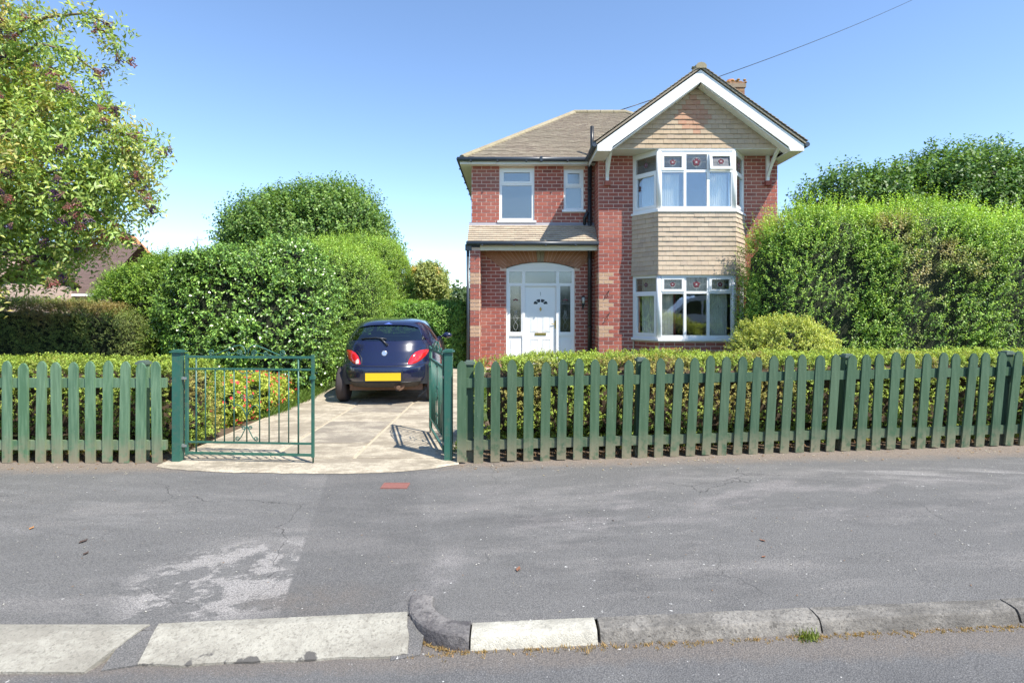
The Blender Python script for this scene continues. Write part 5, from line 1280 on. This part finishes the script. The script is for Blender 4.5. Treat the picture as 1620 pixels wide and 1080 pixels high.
hedge('golden_shrub', lumps([Lobe((4.42, 9.35, .50), (.90, .60, .80), 2.4, 0, .12, 2.0)], 9, .15, .3, .05, 3, .2), 'low spreading yellow green shrub below the bay window', 'shrub', M['leaf_matt'], 4200, .17, 12, .034, .016, (.20, .235, .050), tip=(.42, .44, .11), inset=.08, upd=.35, layers=((0, 1.), (.08, .5)), corein=.18, res=10)
tree('rounded_tree', (-7.7, 22, 0), lumps([Lobe((-7.7, 22, 3.5), (3.2, 2.2, 2.45), 2.4, 0, .3, .6), Lobe((-9.4, 21.8, 3.4), (1.6, 1.5, 1.9), 2, 0, .3, .8)], 22, .5, .95, .2, 1, 2.0), 'large dense dark green round crowned tree behind the tall drive hedge', M['leaf'], 10500, .65, 10, .11, .07, (.075, .135, .032), tip=(.16, .25, .055), rmin=.75, upd=.9, corein=.3, upb=.5, outb=.7)
tree('garden_tree', (-4.25, 28, 0), lumps([Lobe((-4.25, 28, 2.65), (1.0, .9, 1.0), 2, 0, .2, 1.0)], 7, .3, .5, .1, 1, 1.8), 'small pale olive tree with browning leaves beyond the conifer hedge', M['leaf_matt'], 2000, .35, 9, .13, .07, (.19, .22, .075), tip=(.28, .30, .10), rmin=.5, patch=((.5, .34, .12), 1.2, .2, .8), corein=.35, r0=.08)
tree('garden_tree', (14.2, 19.3, 0), lumps([Lobe((11.4, 19, 3.9), (2.1, 1.8, 1.9), 2.2, 0, .35, .7), Lobe((14.9, 19, 4.2), (2.5, 2.0, 2.35), 2.2, 0, .4, .7), Lobe((18.0, 19.6, 4.0), (2.2, 2.0, 2.4), 2.2, 0, .35, .7)], 30, .5, .9, .2, 1, 3.0, .5), 'wide loose dark green tree rising behind the huge right hedge', M['leaf'], 10500, .65, 10, .12, .075, (.052, .105, .026), tip=(.12, .20, .04), rmin=.7, upd=1.0, corein=.4, upb=.5, outb=.7)
# elder, leaning into the frame
el = [Lobe((-8.0, 7.7, 4.9), (1.75, 1.4, 1.25), 2.1, 0, .25, 1.0), Lobe((-6.9, 7.5, 4.3), (1.0, .9, .8), 2.1, 0, .25, 1.0), Lobe((-5.9, 7.3, 2.9), (1.1, .9, .75), 2.1, 0, .25, 1.0), Lobe((-6.15, 7.35, 3.45), (1.5, 1.2, .95), 2.1, 0, .25, 1.1), Lobe((-6.9, 7.5, 2.55), (1.6, 1.15, .80), 2.1, 0, .25, 1.1), Lobe((-8.3, 7.8, 3.6), (1.6, 1.3, 1.7), 2, 0, .25, 1.0)]
elder = empty('elder_tree', (-8.2, 7.8, 0)); tag(elder, 'sprawling elder tree with dark berry clusters overhanging from the left', 'tree')
skeleton(elder, (-8.2, 7.8, 0), el, .13, 6)
P, N = vol_shoots(el, 11000, .35); D = N*.7+rng.normal(size=N.shape)*.55; D[:, 2] -= .25
tw = MB(); EP, ED = [], []; tips = []
for path in ([(-6.4, 7.3, 4.95), (-5.9, 7.2, 5.15), (-5.4, 7.2, 5.2), (-5.1, 7.2, 5.05), (-4.97, 7.2, 4.62)], [(-6.6, 7.3, 4.5), (-6.0, 7.2, 4.82), (-5.6, 7.2, 4.72), (-5.25, 7.2, 4.45), (-5.05, 7.2, 3.95)],
             [(-6.4, 7.3, 3.9), (-5.6, 7.2, 4.05), (-5.2, 7.2, 3.95), (-4.9, 7.2, 3.55), (-4.72, 7.2, 3.1)], [(-6.0, 7.3, 3.6), (-5.2, 7.1, 3.72), (-4.7, 7.1, 3.62), (-4.35, 7.1, 3.42)],
             [(-6.0, 7.3, 3.2), (-5.2, 7.1, 3.2), (-4.75, 7.1, 3.0), (-4.5, 7.1, 2.72)], [(-6.0, 7.3, 2.9), (-5.3, 7.1, 2.8), (-4.95, 7.1, 2.5), (-4.85, 7.1, 2.35)], [(-6.3, 7.2, 2.3), (-5.8, 7.1, 2.1), (-5.5, 7.0, 1.85)],
             [(-6.6, 6.9, 5.3), (-6.1, 6.8, 5.45), (-5.75, 6.8, 5.3)], [(-6.9, 7.0, 2.1), (-6.6, 6.9, 1.85), (-6.3, 6.9, 1.72)]):
    pp = [vec(p) for p in path]; tw.tube(pp, np.linspace(.022, .006, len(pp)), 5); tips.append(pp[-1]); tips.append(pp[-2])
    for a, b in zip(pp, pp[1:]):
        start = .45 if a is pp[0] else 0
        for t in np.linspace(start, 1, 13):
            q = a+(b-a)*t; EP += [q+rng.normal(size=3)*.09, q+rng.normal(size=3)*.05]; dd = (b-a)*.5+rng.normal(size=3)*.5; dd[2] -= .3; ED += [dd, rng.normal(size=3)-Z_*.3]
tw.build('twig', M['bark'], elder)
EP, ED = np.array(EP), np.array(ED); P = np.concatenate([P, EP]); D = np.concatenate([D, ED]); N = np.concatenate([N, nrm(ED+vec((.5, -1, .8)))])
foliage('crown', elder, M['leaf'], P, D, N, 7, .20, .080, .030, (.185, .255, .06), tipcol=(.27, .33, .09), spread=1.05, upb=.7, jit=.7, droop=.35, cvar=.32, patch=((.46, .36, .15), 1.3, .12, .75))
bm_meshes = []
for v in range(4):
    mb = MB(); ripe = v < 2
    for i in range(46):
        a, rr = rng.random()*6.28, math.sqrt(rng.random())*.085; mb.ico((math.cos(a)*rr, math.sin(a)*rr, -.05*(rr/.085)**2+rng.normal()*.012), .0115, 0)
        if i % 4 == 0: mb.tube([(0, 0, .09), (math.cos(a)*rr, math.sin(a)*rr, 0)], .003, 3, 1)
    me = bpy.data.meshes.new('berry_cluster'); me.from_pydata(mb.v, [], mb.f); me.materials.append(M['berry'] if ripe else M['berry_red']); me.materials.append(M['stalk']); me.polygons.foreach_set('material_index', mb.m); bm_meshes.append(me)
Pb, Nb = sample_lobes(el, 900, -.06, 1.6); k = (Nb[:, 1] < -.1) & (Pb[:, 0] > -8); Pb = Pb[k][:100]
for i, q in enumerate(list(Pb)+tips+[t+rng.normal(size=3)*.1 for t in tips]):
    o = link('berry_cluster', bm_meshes[i % 4], elder, Matrix.Translation(Vector(q)) @ Matrix.Rotation(rng.normal()*.6+.5, 4, 'X') @ Matrix.Rotation(rng.normal()*.5, 4, 'Y') @ Matrix.Scale(rng.uniform(.55, .95), 4))
# flower bed beside the drive
hedge('flower_border', [Lobe((-3.72, 7.55, .26), (.42, .80, .30), 2.4, 0, .1, 3), Lobe((-3.7, 8.35, .2), (.36, .6, .26), 2.4, 0, .1, 3)], 'border of leafy plants with small red flowers behind the closed gate leaf', 'flower bed', M['leaf_matt'], 2600, .10, 7, .045, .022, (.20, .25, .04), tip=(.38, .40, .08), inset=.05, facing=.7, layers=((0, 1.),), corein=.12, res=10)
fb = bpy.data.objects['flower_border']
Pf, Nf = sample_lobes([Lobe((-3.72, 7.55, .26), (.46, .84, .33), 2.4, 0, .1, 3), Lobe((-3.7, 8.35, .2), (.40, .64, .29), 2.4, 0, .1, 3)], 420, 0, .05)
mb = MB()
for q, n_ in zip(Pf, Nf):
    q = q+n_*.03
    u = nrm(np.cross(n_, Z_+.01)[None])[0]; w = np.cross(n_, u)
    for k_ in range(5):
        a = k_*1.257+q[0]*9; t = u*math.cos(a)+w*math.sin(a); b2 = np.cross(n_, t); r_ = .021
        mb.add([q, q+t*r_*.6+b2*r_*.4+n_*.006, q+t*r_+n_*.012, q+t*r_*.6-b2*r_*.4+n_*.006], [(0, 1, 2, 3)])
fo = mb.build('blossom', M['flower'], fb); fo['kind'] = 'stuff'

# dry weeds, grass, litter
def tufts(name, pts, h, col, nb, label=None, spread=.04, w=.004, tip=None, kind='stuff'):
    V, Cc_ = [], []
    for (x, y, z, s) in pts:
        for i in range(nb):
            a = rng.random()*6.28; r_ = rng.random()*spread*s; bx_, by_ = x+math.cos(a)*r_, y+math.sin(a)*r_; hh = h*s*rng.uniform(.4, 1.1); lx, ly = rng.normal()*hh*.5, rng.normal()*hh*.5
            t = rng.random()*6.28; wx, wy = math.cos(t)*w, math.sin(t)*w
            V += [(bx_-wx, by_-wy, z), (bx_+wx, by_+wy, z), (bx_+lx*.6+wx*.6, by_+ly*.6+wy*.6, z+hh*.7), (bx_+lx, by_+ly, z+hh)]
            c = vec(col)*rng.uniform(.7, 1.3)*np.array([1+rng.normal()*.08, 1, 1]); Cc_ += [c]*4
    V = np.array(V); o = np_mesh(name, V, np.arange(len(V)).reshape(-1, 4), M['leaf_matt'], None, np.clip(np.array(Cc_), 0, 1)); o['kind'] = kind
    if label: o['label'] = label
    return o
pts = []
for i in range(420):
    x = rng.uniform(-.5, 4.2); m_ = .3+.7*max(0, math.sin(x*5.3)+math.sin(x*2.1+1)); pts.append((x, kerb_front(x)-.012-abs(rng.normal())*.018, -.05+gzf(x), .35+.4*m_*rng.random()))
for i in range(120):
    a = R(-90)-R(80)*rng.random(); pts.append((cxq+math.cos(a)*.35, cyq+math.sin(a)*.35, -.045, .4*rng.random()+.2))
tufts('dry_grass', pts, .024, (.42, .29, .13), 7, 'dry straw coloured grass and leaf litter along the kerb foot', w=.0022, spread=.03)
w_ = tufts('weed_tuft', [(1.33+rng.normal()*.03, kerb_front(1.33)-.03, -.05+gzf(1.33), 1) for _ in range(5)]+[(2.52, kerb_front(2.52)-.04, -.02, 1), (2.5, kerb_front(2.5)-.03, -.02, .9)], .035, (.19, .24, .05), 26, 'green weed tufts growing from kerb joints', w=.003)
pts = [(rng.uniform(-9, -3.3), 5.45+rng.random()*.2, .008, 1) for _ in range(110)]+[((x := rng.uniform(-.4, 8.5)), fence_y(x)+.06+rng.random()*.2, .008+gzf(x), 1) for _ in range(170)]
tufts('dead_leaves', pts, .03, (.26, .15, .08), 12, 'brown dead leaves and soil litter at the fence foot', spread=.07, w=.006)
pts = [(-3.32+rng.normal()*.05, rng.uniform(7.6, 9.4), .01, 1) for _ in range(130)]+[(rng.uniform(-3.9, -3.3), rng.uniform(8.9, 9.8), .01, 1.3) for _ in range(130)]+[(-.50+rng.normal()*.03, rng.uniform(5.7, 13), .01, .8) for _ in range(160)]
tufts('grass', pts, .11, (.13, .21, .035), 22, 'green grass edging the drive', spread=.09, w=.004)
# fallen leaves and petals on the footway
def flat_leaf(x, y, s, mat, label, z=None):
    mb = MB(); a = rng.random()*3; z = (gzf(x)+.004) if z is None else z
    P = [(-1, 0, .2), (-.4, .42, .9), (.4, .36, .5), (1, 0, 1.2), (.3, -.4, .4), (-.5, -.38, .8), (0, 0, 0)]
    V = [(x+s*(p*math.cos(a)-q*math.sin(a)), y+s*(p*math.sin(a)+q*math.cos(a)), z+r_*s*.25) for p, q, r_ in P]
    mb.add(V, [(0, 1, 6), (1, 2, 6), (2, 3, 6), (3, 4, 6), (4, 5, 6), (5, 0, 6)]); mb.add([(v[0], v[1], v[2]-.001) for v in V], [(0, 6, 1), (1, 6, 2), (2, 6, 3), (3, 6, 4), (4, 6, 5), (5, 6, 0)])
    o = mb.build('fallen_leaf', mat); tag(o, label, 'leaf', 'fallen leaves on the footway')
ML = simple('fallen leaf brown', (.20, .09, .05), .8, .3, 30); MO = simple('fallen leaf orange', (.42, .19, .06), .8, .3, 30); MD = simple('fallen leaf dark', (.07, .045, .035), .8, .3, 30)
for px, py, s, mt, lab in ((50, 836, .022, MO, 'orange fallen leaf alone on the far left of the footway'), (132, 857, .03, MD, 'dark thin fallen leaf on the left footway, farther of the two from the kerb'), (136, 876, .022, MD, 'small dark fallen leaf on the left footway, nearer the kerb'),
                       (1206, 862, .020, ML, 'reddish brown fallen leaf on the right footway, farther of the pair'), (1208, 888, .016, ML, 'reddish brown fallen leaf on the right footway, nearer of the pair'), (820, 903, .026, ML, 'brown smear like leaf in the middle of the footway'), (970, 827, .01, MD, 'tiny dark leaf in the middle footway')):
    Y = 1305/(py-490); flat_leaf((px-810)/900*Y, Y, s, mt, lab)
V, Cc_ = [], []
for i in range(520):
    y = 2.7+rng.random()**.8*2.6; x = rng.uniform(-.95, .95)*y; s = rng.uniform(.0018, .006); a = rng.random()*3; z = gzf(x)+.0035; c = vec(random.choice([(.7, .66, .6), (.5, .45, .38), (.75, .7, .66), (.35, .22, .14)]))
    for k_ in range(4): V.append((x+s*math.cos(a+k_*1.57)*(1.5 if k_ % 2 else .7), y+s*math.sin(a+k_*1.57)*(1.5 if k_ % 2 else .7), z+.0015*(k_ % 2))); Cc_.append(c)
for i in range(260):
    x = rng.uniform(-5, 5.4); y = fence_y(x)-.05-abs(rng.normal())*.16
    if -3.2 < x < -.5: continue
    s = rng.uniform(.004, .013); a = rng.random()*3; z = gzf(x)+.004; c = vec(random.choice([(.42, .27, .15), (.3, .18, .1), (.55, .45, .3), (.62, .58, .5)]))
    for k_ in range(4): V.append((x+s*math.cos(a+k_*1.57)*(1.5 if k_ % 2 else .7), y+s*math.sin(a+k_*1.57)*(1.5 if k_ % 2 else .7), z+.004*(k_ % 2))); Cc_.append(c)
o = np_mesh('litter', np.array(V), np.arange(len(V)).reshape(-1, 4), M['leaf_matt'], None, np.array(Cc_)); o['kind'] = 'stuff'; o['label'] = 'pale petals and specks scattered on the footway'

# ---------------------------------------------------------------- neighbours
def simple_house(name, label, x0, x1, y0, y1, eave, ridge_h, roofm, wallm, axis='x', group=None, wins=()):
    root = empty(name, ((x0+x1)/2, (y0+y1)/2, 0)); tag(root, label, 'house', group)
    mb = MB(); mb.box(x0, x1, y0, y1, 0, eave)
    if axis == 'y':
        xm = (x0+x1)/2
        for yy in (y0, y1-.2): mb.prism([(x0, eave), (x1, eave), (xm, ridge_h-.1)], (0, yy, 0), X_, Z_, Y_, .2)
    mb.build('wall', wallm, root); rb = MB(); ov = .35
    rr = MB()
    if axis == 'x':
        ym = (y0+y1)/2
        for s, yy in ((1, y0-ov), (-1, y1+ov)):
            ln = math.hypot(ym-yy, ridge_h-eave+.1); cs_, sn_ = abs(ym-yy)/ln, (ridge_h-eave+.1)/ln; n_r = int(ln/.16)
            for r in range(n_r):
                rr.obox((x0-ov, yy, eave-.1), X_, (0, s*cs_, sn_), 0, x1-x0+2*ov, r*.16, r*.16+.2, .02, .055, W=vec((0, -s*sn_, cs_)))
        rb.box(x0-ov, x1+ov, y0-ov-.02, y0-ov+.01, eave-.25, eave-.08)
    else:
        xm = (x0+x1)/2
        for s, xx in ((1, x0-ov), (-1, x1+ov)):
            ln = math.hypot(xm-xx, ridge_h-eave+.1); cs_, sn_ = abs(xm-xx)/ln, (ridge_h-eave+.1)/ln
            for r in range(int(ln/.16)): rr.obox((xx, y0-ov, eave-.1), Y_, (s*cs_, 0, sn_), 0, y1-y0+2*ov, r*.16, r*.16+.2, .02, .055, W=vec((-s*sn_, 0, cs_)))
        rb.prism([(x0-ov, eave-.1), (xm, ridge_h+.03), (xm, ridge_h-.2), (x0-ov, eave-.3)], (0, y0-ov-.03, 0), X_, Z_, Y_, .03); rb.prism([(x1+ov, eave-.1), (xm, ridge_h+.03), (xm, ridge_h-.2), (x1+ov, eave-.3)], (0, y0-ov-.03, 0), X_, Z_, Y_, .03)
    rr.build('roof', roofm, root); rb.build('fascia', M['white_paint'], root)
    for (a, b, c, d) in wins:
        mb = MB(); mb.box(a, b, y0-.05, y0-.001, c, d); w = mb.build('window', M['white'], root); mb = MB(); mb.box(a+.1, (a+b)/2-.03, y0-.06, y0-.051, c+.1, d-.1); mb.box((a+b)/2+.03, b-.1, y0-.06, y0-.051, c+.1, d-.1); mb.build('pane', M['carglass_far'], w)
    return root
def mk_bricktex(name, c1, c2, mor):
    t = NT(name); b = t.n.new('ShaderNodeTexBrick'); mp = t.n.new('ShaderNodeMapping'); mp.inputs['Rotation'].default_value = (R(90), 0, 0); t.l(t.pos, mp.inputs[0]); t.l(mp.outputs[0], b.inputs['Vector'])
    b.inputs['Scale'].default_value = 1; b.inputs['Brick Width'].default_value = .225; b.inputs['Row Height'].default_value = .08; b.inputs['Mortar Size'].default_value = .008
    for k, v in (('Color1', c1), ('Color2', c2), ('Mortar', mor)): b.inputs[k].default_value = (*v, 1)
    t.bsdf(b.outputs[0], .85); return t.m
pinkw = mk_bricktex('pink brick', (.45, .30, .24), (.52, .36, .29), (.55, .45, .38)); redw = mk_bricktex('far red brick', (.3, .12, .08), (.25, .09, .07), (.4, .3, .25))
simple_house('bungalow', 'pale pink brick bungalow with dark brown tiled roof glimpsed beneath the elder', -46, -26.4, 36, 44, 2.55, 6.0, simple('dark brown roof', (.13, .085, .07), .85, .25, 3), pinkw, 'x')
simple_house('gabled_cottage', 'pink brick gabled building at far left beneath the elder leaves', -36.5, -27.6, 30, 35.8, 2.9, 4.6, simple('pale roof', (.34, .23, .18), .85, .25, 3), pinkw, 'x')
simple_house('distant_house', 'distant house showing only an orange tiled roof beside the elder', -37.6, -32.6, 50, 52.5, 5.4, 8.3, simple('orange roof', (.46, .22, .09), .85, .2, 3), redw, 'y')
simple_house('neighbour_house', 'red brick neighbouring house at the right edge behind the hedge', 19.4, 27, 21.6, 30, 4.75, 7.6, simple('brown roof', (.16, .09, .07), .85, .25, 3), redw, 'x', wins=((20.5, 22, 3.2, 4.4),))
# aerial on far roof
ae = MB(); ax_ = -19.9; ae.tube([(ax_, 36, 2), (ax_, 36, 6.1)], .04, 5); ae.tube([(ax_-.25, 36, 5.9), (ax_+.25, 36.2, 5.9)], .015, 4)
for q in range(4): ae.tube([(ax_-.2+q*.13, 35.9, 5.75), (ax_-.2+q*.13, 36.2, 6.02)], .012, 4)
o = ae.build('television_aerial', M['lead']); tag(o, 'thin television aerial mast against the sky above the glossy bush', 'aerial')
# far treeline
P = np.stack([rng.uniform(-140, 140, 9000), rng.uniform(95, 110, 9000), np.zeros(9000)], 1); P[:, 2] = rng.uniform(0, 1, 9000)*(2.6+2.2*fbm(P*vec((1, 0, 0)), .06))
Nn = np.tile(vec((0, -1, .5)), (9000, 1)); o = foliage('treeline', None, M['leaf_matt'], P, rng.normal(size=P.shape)+Z_, nrm(Nn), 6, 1.6, .9, .7, (.06, .09, .035)); tag(o, 'low distant line of trees on the horizon', None, None, 'stuff')
# across the street, behind the camera (seen in reflections)
hedge('street_hedge', [Lobe((-9, -9.8, 1.0), (9, 1.0, 1.5), 5, 0, .5, .6), Lobe((10, -9.8, 1.1), (9, 1.0, 1.7), 5, 0, .5, .6)], 'long garden hedge on the opposite side of the street', 'hedge', M['leaf_matt'], 9000, .3, 6, .14, .09, (.05, .08, .025), tip=(.09, .13, .035), facing=1.0, layers=((0, 1.),), res=10)
